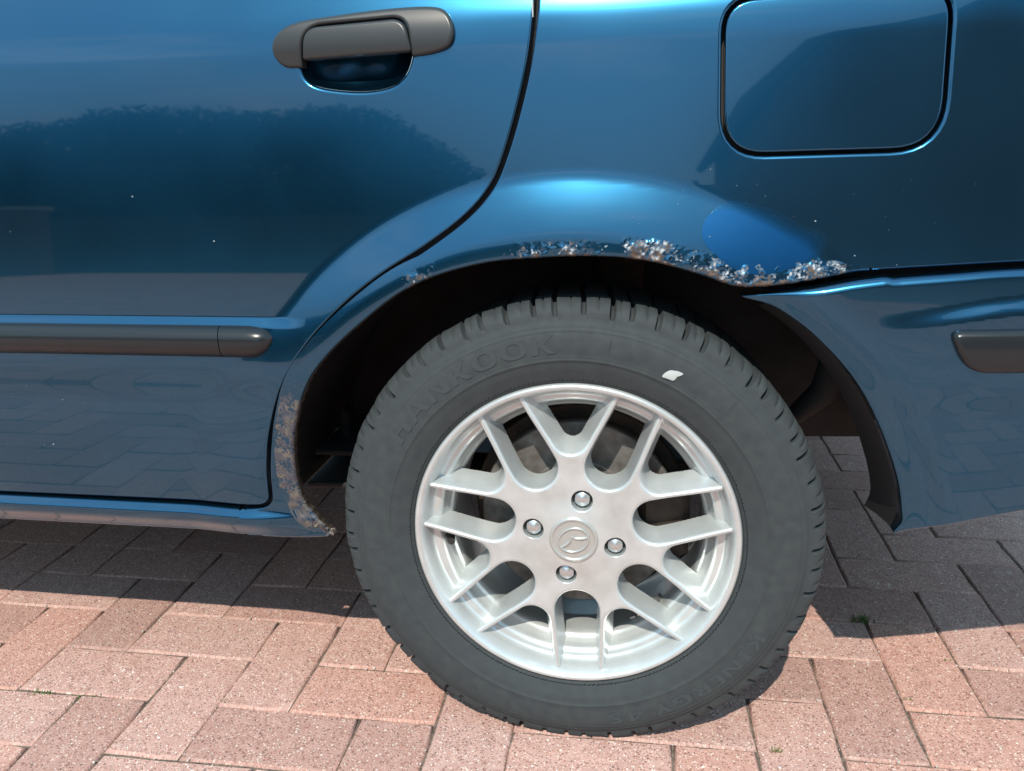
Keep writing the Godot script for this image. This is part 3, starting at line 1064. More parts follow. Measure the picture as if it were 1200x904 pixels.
func build_arch_lip(qp: Node, lip: PackedVector2Array, ln: PackedVector2Array) -> void:
	var nk := lip.size()
	var nj := 22
	var pos := PackedVector3Array()
	var bare := PackedFloat32Array()
	for k in nk:
		var w := band_width(lip, k)
		for j in nj + 1:
			var s := w * j / nj
			var p := lip[k] + ln[k] * s
			var c := corroded(p, s)
			var nz := soft.get_noise_2d(p.x * 55.0, p.y * 55.0) * 0.65 + soft.get_noise_2d(p.x * 260.0 + 9.0, p.y * 260.0) * 0.75
			var b := c - (1.06 if p.y > 0.5 else 0.95) + nz * (1.5 if p.y > 0.5 else 1.2) + 0.35 * c * (1.0 - smoothstep(0.002, 0.007, s))
			var z := body_z(p.x, p.y)
			var fade := 1.0 - smoothstep(0.78, 1.0, float(j) / nj)
			if c > 0.0:
				var blister := maxf(0.0, soft.get_noise_2d(p.x * 62.0 + 5.0, p.y * 62.0) + 0.1) * 1.6
				z += fade * c * (blister * 0.0016 * smoothstep(-0.35, 0.25, soft.get_noise_2d(p.x * 45.0, p.y * 45.0 + 20.0)) + 0.00025 * soft.get_noise_2d(p.x * 150.0, p.y * 150.0 + 40.0))
				if p.y < 0.5:
					z = body_z(p.x, p.y) + fade * c * (0.0006 * soft.get_noise_2d(p.x * 70.0, p.y * 70.0) + 0.0005 * nz)
			if b > -0.1 and p.y > 0.5:
				z += fade * 0.0016 * absf(soft.get_noise_2d(p.x * 300.0, p.y * 300.0 + 11.0)) * 0.1 * smoothstep(-0.1, 0.25, b)
			if s < 0.003:
				z -= 0.003 - sqrt(maxf(0.0, 0.003 * 0.003 - pow(0.003 - s, 2.0)))
			pos.append(Vector3(p.x, p.y, z))
			bare.append(lerpf(-1.0, b, smoothstep(0.0, 0.6, fade)) if c > 0.0 else -1.0)
	var nrm := PackedVector3Array()
	nrm.resize(pos.size())
	for k in nk:
		for j in nj + 1:
			var a := pos[mini(k + 1, nk - 1) * (nj + 1) + j] - pos[maxi(k - 1, 0) * (nj + 1) + j]
			var b := pos[k * (nj + 1) + mini(j + 1, nj)] - pos[k * (nj + 1) + maxi(j - 1, 0)]
			var q := a.cross(b).normalized()
			if q.z < 0.0:
				q = -q
			if j == nj:
				var e := 0.0008
				var p := pos[k * (nj + 1) + j]
				var z := body_z(p.x, p.y)
				q = Vector3(-(body_z(p.x + e, p.y) - z) / e, -(body_z(p.x, p.y + e) - z) / e, 1.0).normalized()
			nrm[k * (nj + 1) + j] = q
	var paint := MB.new()
	var rust := MB.new()
	for k in nk * (nj + 1):
		paint.add(pos[k], nrm[k])
		var p := pos[k]
		var t := 0.5 + 0.75 * soft.get_noise_2d(p.x * 150.0, p.y * 150.0 + 77.0)
		var u := 0.5 + 0.5 * soft.get_noise_2d(p.x * 60.0 + 31.0, p.y * 60.0)
		var col := Color(0.10, 0.13, 0.165).lerp(Color(0.50, 0.54, 0.56), smoothstep(0.35, 0.85, t))
		var e := float(k % (nj + 1)) / nj
		col = col.lerp(Color(0.045, 0.028, 0.018).lerp(Color(0.15, 0.108, 0.078), t), clampf(smoothstep(0.5, 0.66, u) + 1.0 - smoothstep(0.12, 0.34, e + (t - 0.5) * 0.3), 0.0, 1.0))
		if p.x < -0.25:
			var g := 0.5 + 0.5 * grain.get_noise_2d(p.x * 900.0, p.y * 900.0)
			col = Color(0.075, 0.075, 0.088).lerp(Color(0.14, 0.122, 0.10), smoothstep(0.3, 0.75, u)) * (0.8 + 0.4 * g)
		var under := Color(0.010, 0.052, 0.105) if p.y > 0.5 else Color(0.045, 0.055, 0.075)
		rust.add(p + nrm[k] * 0.0003 * maxf(0.0, bare[k]), nrm[k], under.lerp(col, smoothstep(-0.14, 0.20, bare[k])))
	for k in nk - 1:
		for j in nj:
			var a := k * (nj + 1) + j
			var m := (bare[a] + bare[a + 1] + bare[a + nj + 1] + bare[a + nj + 2]) * 0.25 + 0.28
			(rust if m > 0.0 else paint).quad(a, a + nj + 1, a + nj + 2, a + 1)
	# the flange turned in under the lip
	var fl := MB.new()
	for k in nk:
		var p := pos[k * (nj + 1)]
		var o := Vector3(-ln[k].x, -ln[k].y, 0)
		var t := 0.5 + 0.5 * soft.get_noise_2d(p.x * 120.0, p.y * 120.0)
		var col := Color(0.02, 0.016, 0.014).lerp(Color(0.07, 0.048, 0.034), t)
		fl.add(p + Vector3(0, 0, 0.0), (o + Vector3(0, 0, 0.6)).normalized(), col)
		fl.add(p - Vector3(0, 0, 0.003) + o * 0.0006, o, col)
		fl.add(p - Vector3(0, 0, 0.010) - o * (0.0005 + 0.002 * soft.get_noise_1d(k * 0.09)), o, col)
	fl.grid(3, nk, 0)
	var mesh := paint.mesh(mats.paint)
	mesh = rust.into(mesh, mats.corrosion)
	mesh = fl.into(mesh, mats.corrosion)
	var o := put("wheel_arch_lip", mesh, qp)
	tag(o, "blistered and rusty lip of the rear wheel arch")


func build_well(car: Node) -> void:
	# liner of the wheel housing
	var mb := MB.new()
	var rows := 8
	var s := mb.v.size()
	var segs := 60
	for k in segs + 1:
		var a := deg_to_rad(lerpf(14.0, 172.0, float(k) / segs))
		var out := Vector3(cos(a), sin(a), 0)
		for j in rows:
			var z := lerpf(0.0, -0.30, float(j) / (rows - 1))
			var r := 0.385 + 0.012 * sin(j * 1.3) + 0.004 * grain.get_noise_2d(k * 0.5, j)
			if j == 0:
				r = 0.378
			mb.add(Vector3(out.x * r, ARCH.y + out.y * r, z), -out)
	mb.grid(rows, segs + 1, s)
	put("wheel_arch_liner", mb.mesh(mats.liner), car)
	# inner wall, closed towards the cabin
	mb = MB.new()
	var ps := PackedVector3Array()
	for k in 41:
		var a := deg_to_rad(lerpf(8.0, 176.0, k / 40.0))
		ps.append(Vector3(cos(a) * 0.40, ARCH.y + sin(a) * 0.40, -0.302))
	mb.flat(ps, Vector3(0, 0, 1))
	put("inner_wall", mb.mesh(mats.liner), car)
	# spring strut, bracket and arms behind the wheel
	mb = MB.new()
	mb.tube(PackedVector3Array([Vector3(0.045, 0.62, -0.25), Vector3(0.03, 0.42, -0.24), Vector3(0.02, 0.26, -0.22)]), PackedFloat32Array([0.035, 0.033, 0.03]), 14)
	put("spring_strut", mb.mesh(mats.rusty), car)
	mb = MB.new()
	mb.tube(PackedVector3Array([Vector3(0.02, 0.25, -0.2), Vector3(-0.2, 0.27, -0.24), Vector3(-0.55, 0.3, -0.3)]), PackedFloat32Array([0.03, 0.024, 0.022]), 10)
	put("trailing_arm", mb.mesh(mats.rusty), car)
	mb = MB.new()
	mb.box(Vector3(-0.37, 0.292, -0.20), Vector3(-0.295, 0.300, -0.09), 0.002)
	mb.box(Vector3(-0.36, 0.335, -0.20), Vector3(-0.290, 0.342, -0.10), 0.002)
	mb.box(Vector3(-0.345, 0.27, -0.19), Vector3(-0.33, 0.38, -0.16), 0.003)
	put("jacking_bracket", mb.mesh(mats.liner), car)
	mb = MB.new()
	mb.tube(PackedVector3Array([Vector3(0.30, 0.60, -0.12), Vector3(0.315, 0.50, -0.13), Vector3(0.30, 0.43, -0.14), Vector3(0.27, 0.39, -0.16)]), PackedFloat32Array([0.018, 0.02, 0.018, 0.012]), 12)
	put("filler_pipe", mb.mesh(mats.liner), car)
	mb = MB.new()
	mb.box(Vector3(0.24, 0.322, -0.312), Vector3(0.41, 0.60, -0.304), 0.002)
	put("splash_panel", mb.mesh(mats.rusty), car)
	# floor of the car, far side
	mb = MB.new()
	mb.box(Vector3(-2.0, 0.268, -1.60), Vector3(-0.40, 0.292, -0.05), 0.004)
	mb.box(Vector3(-0.40, 0.235, -1.60), Vector3(0.25, 0.262, -0.31), 0.004)
	mb.box(Vector3(0.25, 0.325, -1.55), Vector3(0.38, 0.36, -0.31), 0.004)
	mb.box(Vector3(0.38, 0.345, -1.55), Vector3(0.84, 0.37, -0.05), 0.004)
	put("underbody", mb.mesh(mats.liner), car)
	mb = MB.new()
	mb.box(Vector3(-2.0, 0.22, -1.665), Vector3(0.84, 0.93, -1.61), 0.02)
	put("far_side", mb.mesh(mats.paint), car)
	mb = MB.new()
	mb.box(Vector3(0.80, 0.36, -1.55), Vector3(0.90, 0.92, -0.10), 0.04)
	put("tail_panel", mb.mesh(mats.paint), car)
	# other rear wheel
	mb = MB.new()
	mb.lathe(PackedVector2Array([Vector2(0.15, -1.46), Vector2(0.2, -1.455), Vector2(0.27, -1.455), Vector2(0.285, -1.47), Vector2(0.287, -1.55), Vector2(0.285, -1.62), Vector2(0.27, -1.64), Vector2(0.15, -1.64)]), 48, Vector3(0, HUB_Y, 0))
	put("far_wheel", mb.mesh(mats.rubber), car)
	# dark seal behind the shut lines
	mb = MB.new()
	var seal := smooth(PackedVector2Array([Vector2(-0.038, 0.93), Vector2(-0.038, 0.872), Vector2(-0.054, 0.775), Vector2(-0.086, 0.690), Vector2(-0.155, 0.630), Vector2(-0.255, 0.563), Vector2(-0.338, 0.464), Vector2(-0.372, 0.361), Vector2(-0.385, 0.306)]), 0.01)
	var sn := side_normals(seal, false)
	s = mb.v.size()
	for k in seal.size():
		for e in [-1, 1]:
			var p: Vector2 = seal[k] + sn[k] * 0.012 * e
			mb.add(Vector3(p.x, p.y, body_z(p.x, p.y) - 0.0135), Vector3(0, 0, 1))
	mb.grid(2, seal.size(), s)
	var s3 := mb.v.size()
	for k in 60:
		var x := lerpf(-0.37, -2.0, k / 59.0)
		for y in [0.315, 0.29]:
			mb.add(Vector3(x, y, body_z(x, 0.31) - 0.0135), Vector3(0, 0, 1))
	mb.grid(2, 60, s3)
	var s4 := mb.v.size()
	for k in 40:
		var x := lerpf(0.19, 0.88, k / 39.0)
		for y in [0.592, 0.64]:
			mb.add(Vector3(x, y, body_z(maxf(x, 0.3), 0.60) - 0.03), Vector3(0, 0, 1))
	mb.grid(2, 40, s4)
	var fx := [0.12, 0.38]
	mb.flat(PackedVector3Array([Vector3(0.12, 0.70, -0.014), Vector3(0.38, 0.70, -0.014), Vector3(0.38, 0.89, -0.044), Vector3(0.12, 0.89, -0.044)]), Vector3(0, 0, 1))
	put("door_seal", mb.mesh(mats.dark), car)


func build_upper(car: Node) -> void:
	var z := body_base(0.93)
	var mb := MB.new()
	mb.flat(PackedVector3Array([Vector3(-2.0, 0.932, z - 0.01), Vector3(-0.1, 0.932, z - 0.01), Vector3(-0.35, 1.34, z - 0.24), Vector3(-1.9, 1.36, z - 0.24)]), Vector3(0, 0.4, 1))
	put("side_window", mb.mesh(mats.glass), car)
	mb = MB.new()
	mb.flat(PackedVector3Array([Vector3(-0.1, 0.932, z - 0.012), Vector3(0.45, 0.932, z - 0.03), Vector3(0.0, 1.34, z - 0.26), Vector3(-0.35, 1.34, z - 0.242)]), Vector3(0, 0.4, 1))
	put("rear_pillar", mb.mesh(mats.paint), car)
	mb = MB.new()
	mb.box(Vector3(-1.9, 1.342, -1.40), Vector3(0.0, 1.385, z - 0.24), 0.02)
	put("roof", mb.mesh(mats.paint), car)
	mb = MB.new()
	mb.box(Vector3(0.0, 0.88, -1.56), Vector3(0.88, 0.925, z - 0.06), 0.02)
	put("boot_lid", mb.mesh(mats.paint), car)


# ------------------------------------------------------------------ the wheel
func hub_top(r: float) -> float:
	return lerpf(-0.0035, -0.008, smoothstep(0.026, 0.058, r)) + 0.002 * smoothstep(0.075, 0.12, r)


func smax(a: float, b: float, k: float) -> float:
	var h := maxf(0.0, k - absf(a - b)) / k
	return maxf(a, b) + h * h * k * 0.25


func spoke_field(r: float, phi: float, z: float) -> float:
	var beta := PI / 7.0
	var a := absf(wrapf(phi, -beta, beta))
	var d := maxf(0.0, -0.006 - z)
	var per := r * sin(beta - a)
	var along := r * cos(beta - a)
	var du := absf(per) if along > 0.1 else Vector2(per, along - 0.1).length()
	var eu := 0.0282 - 0.0040 * smoothstep(0.10, 0.185, along) - 0.15 * d - du
	var px := r * cos(a) - 0.1305
	var py := r * sin(a)
	var open := beta + 0.055
	var side := px * sin(open) - py * cos(open)
	var dw := -side
	if side < 0.0 and px * cos(open) + py * sin(open) < 0.0:
		dw = Vector2(px, py).length()
	var ev := 0.0235 - 0.27 * d - dw
	var f := smax(eu, ev, 0.003)
	f = smax(f, z - hub_top(r), 0.0048)
	return maxf(f, -0.046 - z)


func spoke_mesh() -> ArrayMesh:
	var nr := 66
	var np := 96
	var nz := 27
	var r0 := 0.0665
	var dr := (0.1885 - r0) / nr
	var dp := TAU / 7.0 / np
	var z0 := -0.0485
	var dz := 0.0019
	var f := PackedFloat32Array()
	f.resize((nr + 1) * (np + 2) * (nz + 1))
	var at := 0
	for i in nr + 1:
		for j in np + 2:
			for k in nz + 1:
				f[at] = spoke_field(r0 + i * dr, -PI / 7.0 + j * dp, z0 + k * dz)
				at += 1
	var sj := nz + 1
	var si := (np + 2) * sj
	var mb := MB.new()
	var id := PackedInt32Array()
	id.resize(f.size())
	id.fill(-1)
	var corner := PackedInt32Array([0, si, sj, si + sj, 1, si + 1, sj + 1, si + sj + 1])
	var ca := [Vector3(0, 0, 0), Vector3(1, 0, 0), Vector3(0, 1, 0), Vector3(1, 1, 0), Vector3(0, 0, 1), Vector3(1, 0, 1), Vector3(0, 1, 1), Vector3(1, 1, 1)]
	var edges := [[0, 1], [2, 3], [4, 5], [6, 7], [0, 2], [1, 3], [4, 6], [5, 7], [0, 4], [1, 5], [2, 6], [3, 7]]
	for i in nr:
		for j in np + 1:
			for k in nz:
				var b := i * si + j * sj + k
				var inside := 0
				for c in 8:
					if f[b + corner[c]] < 0.0:
						inside += 1
				if inside == 0 or inside == 8:
					continue
				var sum := Vector3.ZERO
				var cnt := 0
				for e in edges:
					var fa := f[b + corner[e[0]]]
					var fb := f[b + corner[e[1]]]
					if (fa < 0.0) != (fb < 0.0):
						sum += ca[e[0]].lerp(ca[e[1]], fa / (fa - fb))
						cnt += 1
				var q := Vector3(i, j, k) + sum / cnt
				var r := r0 + q.x * dr
				var p := -PI / 7.0 + q.y * dp
				var z := z0 + q.z * dz
				var h := 0.0006
				var gr := spoke_field(r + h, p, z) - spoke_field(r - h, p, z)
				var gp := (spoke_field(r, p + h / r, z) - spoke_field(r, p - h / r, z))
				var gz := spoke_field(r, p, z + h) - spoke_field(r, p, z - h)
				var n := Vector3(gr * cos(p) - gp * sin(p), gr * sin(p) + gp * cos(p), gz).normalized()
				id[b] = mb.add(Vector3(r * cos(p), r * sin(p), z), n)
	for i in range(0, nr):
		for j in range(0, np + 1):
			for k in range(0, nz):
				var b := i * si + j * sj + k
				var s0 := f[b] < 0.0
				if j > 0 and k > 0 and s0 != (f[b + si] < 0.0):
					emit(mb, id[b], id[b - sj], id[b - sj - 1], id[b - 1])
				if i > 0 and k > 0 and s0 != (f[b + sj] < 0.0):
					emit(mb, id[b], id[b - si], id[b - si - 1], id[b - 1])
				if i > 0 and j > 0 and s0 != (f[b + 1] < 0.0):
					emit(mb, id[b], id[b - si], id[b - si - sj], id[b - sj])
	return mb.mesh(mats.silver)


func emit(mb: MB, a: int, b: int, c: int, d: int) -> void:
	if a >= 0 and b >= 0 and c >= 0 and d >= 0:
		mb.quad(a, b, c, d)


func tyre_profile() -> PackedVector2Array:
	return smooth(PackedVector2Array([Vector2(0.186, -0.014), Vector2(0.1935, -0.007), Vector2(0.199, -0.0005), Vector2(0.2075, 0.0035), Vector2(0.2165, 0.0070), Vector2(0.2235, 0.0085), Vector2(0.2245, 0.0097), Vector2(0.2265, 0.0098), Vector2(0.2275, 0.0090), Vector2(0.2285, 0.0096), Vector2(0.2300, 0.0092), Vector2(0.240, 0.0098), Vector2(0.252, 0.0088), Vector2(0.2575, 0.0070), Vector2(0.2585, 0.0076), Vector2(0.2597, 0.0062), Vector2(0.2625, 0.0050), Vector2(0.2645, 0.0052), Vector2(0.2665, 0.0026), Vector2(0.2748, -0.0005), Vector2(0.2825, -0.0060), Vector2(0.2873, -0.0152), Vector2(0.2888, -0.027), Vector2(0.2884, -0.0405), Vector2(0.2880, -0.0425), Vector2(0.279, -0.0435), Vector2(0.279, -0.0505), Vector2(0.2866, -0.0515), Vector2(0.2860, -0.075), Vector2(0.2860, -0.110), Vector2(0.285, -0.135), Vector2(0.283, -0.165), Vector2(0.275, -0.185), Vector2(0.255, -0.197), Vector2(0.22, -0.195), Vector2(0.195, -0.185)]), 0.004)


func sidewall_z(r: float) -> float:
	var p := tyre_profile()
	for k in p.size() - 1:
		if p[k].x <= r and p[k + 1].x >= r:
			return lerpf(p[k].y, p[k + 1].y, (r - p[k].x) / maxf(1e-6, p[k + 1].x - p[k].x))
	return 0.0


func build_wheel(car: Node) -> void:
	var wheel := Node3D.new()
	wheel.name = "rear_wheel"
	car.add_child(wheel)
	wheel.position = Vector3(0, HUB_Y, 0)
	# tyre
	var prof := tyre_profile()
	var blocks := 62
	var frac := [0.0, 0.018, 0.045, 0.20, 0.235, 0.26, 0.36, 0.56, 0.60, 0.64, 0.82]
	var mb := MB.new()
	var nc := blocks * frac.size()
	var rows := prof.size()
	var pn := PackedVector2Array()
	for k in rows:
		var t := (prof[mini(k + 1, rows - 1)] - prof[maxi(k - 1, 0)]).normalized()
		pn.append(Vector2(-t.y, t.x) * (1.0 if true else 1.0))
	for j in nc:
		var b := j / frac.size()
		var f: float = frac[j % frac.size()]
		var jit := 0.12 * sin(b * 2.1) + 0.05 * sin(b * 5.3)
		for k in rows:
			var r := prof[k].x
			var z := prof[k].y
			var slant := clampf((z + 0.005) * -6.0, -0.2, 0.6)
			var a := (b + f + jit * (1.0 if f < 0.5 else 0.6) + slant * 0.5) / blocks * TAU
			var cut := 0.0
			if z > -0.16:
				if f > 0.03 and f < 0.21:
					cut = 0.0085 * smoothstep(0.2705 if b % 2 == 0 else 0.2745, 0.2795, r) * (0.8 + 0.2 * sin(b * 1.9))
				if absf(f - 0.60) < 0.01:
					cut = 0.0022 * smoothstep(0.279, 0.284, r) * (1.0 if z > -0.05 else 0.0)
			if cut == 0.0 and r > 0.272 and z > -0.05:
				cut = -0.0016 * smoothstep(0.272, 0.2745, r) * (1.0 + 0.35 * sin(b * 3.7))
			var t := (prof[mini(k + 1, rows - 1)] - prof[maxi(k - 1, 0)]).normalized()
			var q := Vector2(r, z) - Vector2(-t.y, t.x) * cut * (-1.0)
			if cut != 0.0:
				q = Vector2(r, z) - Vector2(0.9, 0.45).normalized() * cut
			var p := Vector3(cos(a) * q.x, sin(a) * q.x, q.y)
			p.y = maxf(p.y, -HUB_Y + 0.0005)
			mb.add(p, Vector3(cos(a), sin(a), 0))
	# smooth normals from neighbours
	for j in nc:
		for k in rows:
			var a := mb.v[((j + 1) % nc) * rows + k] - mb.v[((j + nc - 1) % nc) * rows + k]
			var b := mb.v[j * rows + mini(k + 1, rows - 1)] - mb.v[j * rows + maxi(k - 1, 0)]
			var q := a.cross(b).normalized()
			var p := mb.v[j * rows + k]
			var o := Vector3(p.x, p.y, 0).normalized() * 0.6 + Vector3(0, 0, signf(p.z + 0.09) * 0.4)
			if q.dot(o) < 0.0:
				q = -q
			mb.n[j * rows + k] = q
	for j in nc:
		for k in rows - 1:
			mb.quad(j * rows + k, ((j + 1) % nc) * rows + k, ((j + 1) % nc) * rows + k + 1, j * rows + k + 1)
	var tyre := put("tyre", mb.mesh(mats.rubber), wheel)
	arc_text(wheel, "HANKOOK", 0.2335, 0.021, 150.0, 94.0)
	arc_text(wheel, "KINERGY 4S", 0.2365, 0.0155, -25.0, -80.0)
	# rim: lip and barrel
	mb = MB.new()
	mb.lathe(smooth(PackedVector2Array([Vector2(0.1915, -0.016), Vector2(0.1945, -0.010), Vector2(0.1955, -0.005), Vector2(0.1948, -0.0008), Vector2(0.1925, 0.0012), Vector2(0.1895, 0.0008), Vector2(0.1868, -0.0022), Vector2(0.1840, -0.0075), Vector2(0.1815, -0.014), Vector2(0.1795, -0.020), Vector2(0.1765, -0.0245), Vector2(0.1715, -0.0265), Vector2(0.1675, -0.030), Vector2(0.1645, -0.037), Vector2(0.1605, -0.044), Vector2(0.1565, -0.049), Vector2(0.1545, -0.060), Vector2(0.1545, -0.10), Vector2(0.156, -0.14), Vector2(0.166, -0.165), Vector2(0.190, -0.180)]), 0.002), 180)
	put("rim", mb.mesh(mats.silver), wheel)
	var sm := spoke_mesh()
	for k in 7:
		var o := put("spoke", sm, wheel)
		o.rotation.z = deg_to_rad(92.0) + TAU / 7.0 * k
	# hub with nut pockets
	mb = MB.new()
	var circle := func(c: Vector2, r: float, n: int) -> PackedVector2Array:
		var out := PackedVector2Array()
		for k in n:
			out.append(c + Vector2(cos(TAU * k / n), sin(TAU * k / n)) * r)
		return out
	var pockets := []
	var nut_at := []
	for k in 4:
		var a := deg_to_rad(79.0) + k * PI / 2
		nut_at.append(Vector2(cos(a), sin(a)) * 0.05)
		pockets.append(circle.call(nut_at[k], 0.0128, 28))
	panel(mb, circle.call(Vector2.ZERO, 0.0682, 90), pockets, func(x: float, y: float) -> float: return hub_top(Vector2(x, y).length()) - 0.0001, 0.003, 0.0004, 0.030, null, 0.0010)
	put("hub", mb.mesh(mats.silver), wheel)
	mb = MB.new()
	mb.flat(disc_points(0.066, 40, -0.0300), Vector3(0, 0, 1))
	put("hub_back", mb.mesh(mats.disc), wheel)
	mb = MB.new()
	nut(mb)
	var nm := mb.mesh(mats.steel)
	for k in 4:
		var o := put("wheel_nut", nm, wheel)
		o.position = Vector3(nut_at[k].x, nut_at[k].y, 0)
		o.rotation.z = 0.4 + k * 1.1
	# centre cap
	mb = MB.new()
	mb.lathe(PackedVector2Array([Vector2(0.0295, -0.008), Vector2(0.0294, -0.0030), Vector2(0.0285, -0.0015), Vector2(0.0270, -0.0008), Vector2(0.0255, -0.0010), Vector2(0.0247, -0.0022), Vector2(0.0235, -0.0026), Vector2(0.012, -0.0022), Vector2(0.0002, -0.0020)]), 72)
	put("centre_cap", mb.mesh(mats.cap), wheel)
	mb = MB.new()
	var em := PackedVector3Array()
	var er := PackedFloat32Array()
	for k in 41:
		var a := TAU * k / 40.0
		em.append(Vector3(cos(a) * 0.0185, sin(a) * 0.0150, -0.0018))
		er.append(0.0014)
	mb.tube(em, er, 8)
	for sd in [-1.0, 1.0]:
		var w := PackedVector3Array()
		var wr := PackedFloat32Array()
		for k in 13:
			var t := k / 12.0
			w.append(Vector3(sd * lerpf(0.0, 0.0172, t), -0.0055 + 0.0105 * pow(t, 0.55) - 0.002 * t * t, -0.0018))
			wr.append(lerpf(0.0010, 0.0021, sin(t * PI)))
		mb.tube(w, wr, 8)
	var emb := put("emblem", mb.mesh(mats.cap), wheel)
	emb.rotation.z = deg_to_rad(205.0)
	# valve and balance weight
	mb = MB.new()
	var va := deg_to_rad(187.0)
	var vo := Vector3(cos(va), sin(va), 0)
	mb.tube(PackedVector3Array([vo * 0.163 + Vector3(0, 0, -0.045), vo * 0.158 + Vector3(0, 0, -0.028), vo * 0.155 + Vector3(0, 0, -0.018)]), PackedFloat32Array([0.0065, 0.005, 0.0045]), 12)
	put("tyre_valve", mb.mesh(mats.dark), wheel)
	mb = MB.new()
	for k in 5:
		var a := deg_to_rad(-62.0 + k * 3.6)
		var t := MB.new()
		t.box(Vector3(-0.0042, -0.0015, -0.012), Vector3(0.0042, 0.0015, 0.012), 0.001)
		var b := Basis(Vector3(0, 0, 1), a - PI / 2)
		var s := mb.v.size()
		for q in t.v.size():
			mb.add(b * t.v[q] + Vector3(cos(a), sin(a), 0) * 0.1525 + Vector3(0, 0, -0.068), b * t.n[q])
		for q in t.i:
			mb.i.append(q + s)
	put("balance_weight", mb.mesh(mats.steel), wheel)
	# brake behind the spokes
	mb = MB.new()
	mb.lathe(PackedVector2Array([Vector2(0.02, -0.052), Vector2(0.066, -0.052), Vector2(0.070, -0.056), Vector2(0.071, -0.070), Vector2(0.074, -0.074), Vector2(0.122, -0.074), Vector2(0.1245, -0.076), Vector2(0.1245, -0.094), Vector2(0.07, -0.096)]), 96, Vector3(0, HUB_Y, 0))
	put("brake_disc", mb.mesh(mats.disc), car)
	mb = MB.new()
	mb.lathe(PackedVector2Array([Vector2(0.07, -0.100), Vector2(0.135, -0.102), Vector2(0.138, -0.106), Vector2(0.138, -0.112), Vector2(0.06, -0.115)]), 72, Vector3(0, HUB_Y, 0))
	put("brake_shield", mb.mesh(mats.rusty), car)
	mb = MB.new()
	mb.box(Vector3(0.075, HUB_Y - 0.05, -0.112), Vector3(0.138, HUB_Y + 0.055, -0.052), 0.010)
	put("brake_caliper", mb.mesh(mats.rusty), car)


func disc_points(r: float, n: int, z: float) -> PackedVector3Array:
	var out := PackedVector3Array()
	for k in n:
		out.append(Vector3(cos(TAU * k / n) * r, sin(TAU * k / n) * r, z))
	return out


func nut(mb: MB) -> void:
	var s := mb.v.size()
	var rows := [[0.0095, -0.034], [0.0095, -0.0145], [0.0088, -0.0120], [0.0070, -0.0106], [0.004, -0.0100], [0.0001, -0.0098]]
	for q in rows.size():
		for j in 24:
			var a := TAU * j / 24.0
			var hex: float = 1.0 / cos(fposmod(a, PI / 3) - PI / 6) if q < 2 else 1.0
			var r: float = rows[q][0] * lerpf(1.0, hex * 0.93, 0.9 if q < 2 else 0.0)
			var nn := Vector3(cos(a), sin(a), 0) if q < 2 else Vector3(cos(a) * 0.9, sin(a) * 0.9, 0.6 + q * 0.4)
			if q == 5:
				nn = Vector3(0, 0, 1)
			mb.add(Vector3(cos(a) * r, sin(a) * r, rows[q][1]), nn.normalized())
	mb.grid(24, rows.size(), s, true)


func arc_text(wheel: Node, text: String, base: float, high: float, from_deg: float, to_deg: float) -> void:
	var font := SystemFont.new()
	font.font_names = PackedStringArray(["Droid Sans"])
	font.font_weight = 700
	var holder := ArrayMesh.new()
	var mb := MB.new()
	var widths := PackedFloat32Array()
	var total := 0.0
	var built := []
	for ch in text:
		var tm := TextMesh.new()
		tm.font = font
		tm.text = ch
		tm.font_size = 32
		tm.pixel_size = high / 23.0
		tm.depth = 0.0016
		tm.curve_step = 2.0
		var w := high * 0.35 if ch == " " else tm.get_aabb().size.x + high * 0.16
		widths.append(w)
		built.append(tm)
		total += w
	var run := 0.0
	var span := deg_to_rad(to_deg - from_deg)
	for k in text.length():
		var a := deg_to_rad(from_deg) + span * (run + widths[k] * 0.5) / total
		run += widths[k]
		if text[k] == " ":
			continue
		var tm: TextMesh = built[k]
		var stretch: float = absf(span) * (base + high * 0.5) / total
		var arr := tm.get_mesh_arrays()
		var vs: PackedVector3Array = arr[Mesh.ARRAY_VERTEX]
		var ns: PackedVector3Array = arr[Mesh.ARRAY_NORMAL]
		var ix: PackedInt32Array = arr[Mesh.ARRAY_INDEX]
		var bb := tm.get_aabb()
		var s := mb.v.size()
		for q in vs.size():
			var p := vs[q]
			var up := (p.y - bb.position.y) / maxf(0.001, high)
			var r := base + up * high
			var aa: float = a - (p.x - bb.get_center().x) * stretch / r
			var z := sidewall_z(r) + 0.0003 + p.z * 0.6
			mb.add(Vector3(cos(aa) * r, sin(aa) * r, z), Vector3(sin(aa) * ns[q].x + cos(aa) * ns[q].y, -cos(aa) * ns[q].x + sin(aa) * ns[q].y, ns[q].z).normalized())
		for q in ix.size() / 3:
			mb.tri(s + ix[q * 3], s + ix[q * 3 + 1], s + ix[q * 3 + 2])
	put("raised_lettering", mb.mesh(mats.letters), wheel)


# ------------------------------------------------------------------ small things
func tuft(called: String, label: String, at: Vector3, blades: int, high: float, spread: float, seed_: int) -> void:
	var r := RandomNumberGenerator.new()
	r.seed = seed_
	var mb := MB.new()
	for k in blades:
		var root := Vector3(r.randfn(0.0, spread), -0.004, r.randfn(0.0, spread * 0.35))
		var a := r.randf() * TAU
		var o := Vector3(cos(a), 0, sin(a))
		var h := high * r.randf_range(0.45, 1.0)
		var tip := root + o * h * r.randf_range(0.3, 0.9) + Vector3.UP * h
		var mid := root.lerp(tip, 0.5) + Vector3.UP * h * 0.12
		var w := o.cross(Vector3.UP) * r.randf_range(0.0006, 0.0012)
		mb.flat(PackedVector3Array([root - w, root + w, mid + w * 0.8, mid - w * 0.8]), o)
		mb.flat(PackedVector3Array([mid - w * 0.8, mid + w * 0.8, tip]), o)
	var o := put(called, mb.mesh(mats.moss), self)
	o.position = at
	tag(o, label, "weed", "weeds in the paving joints")


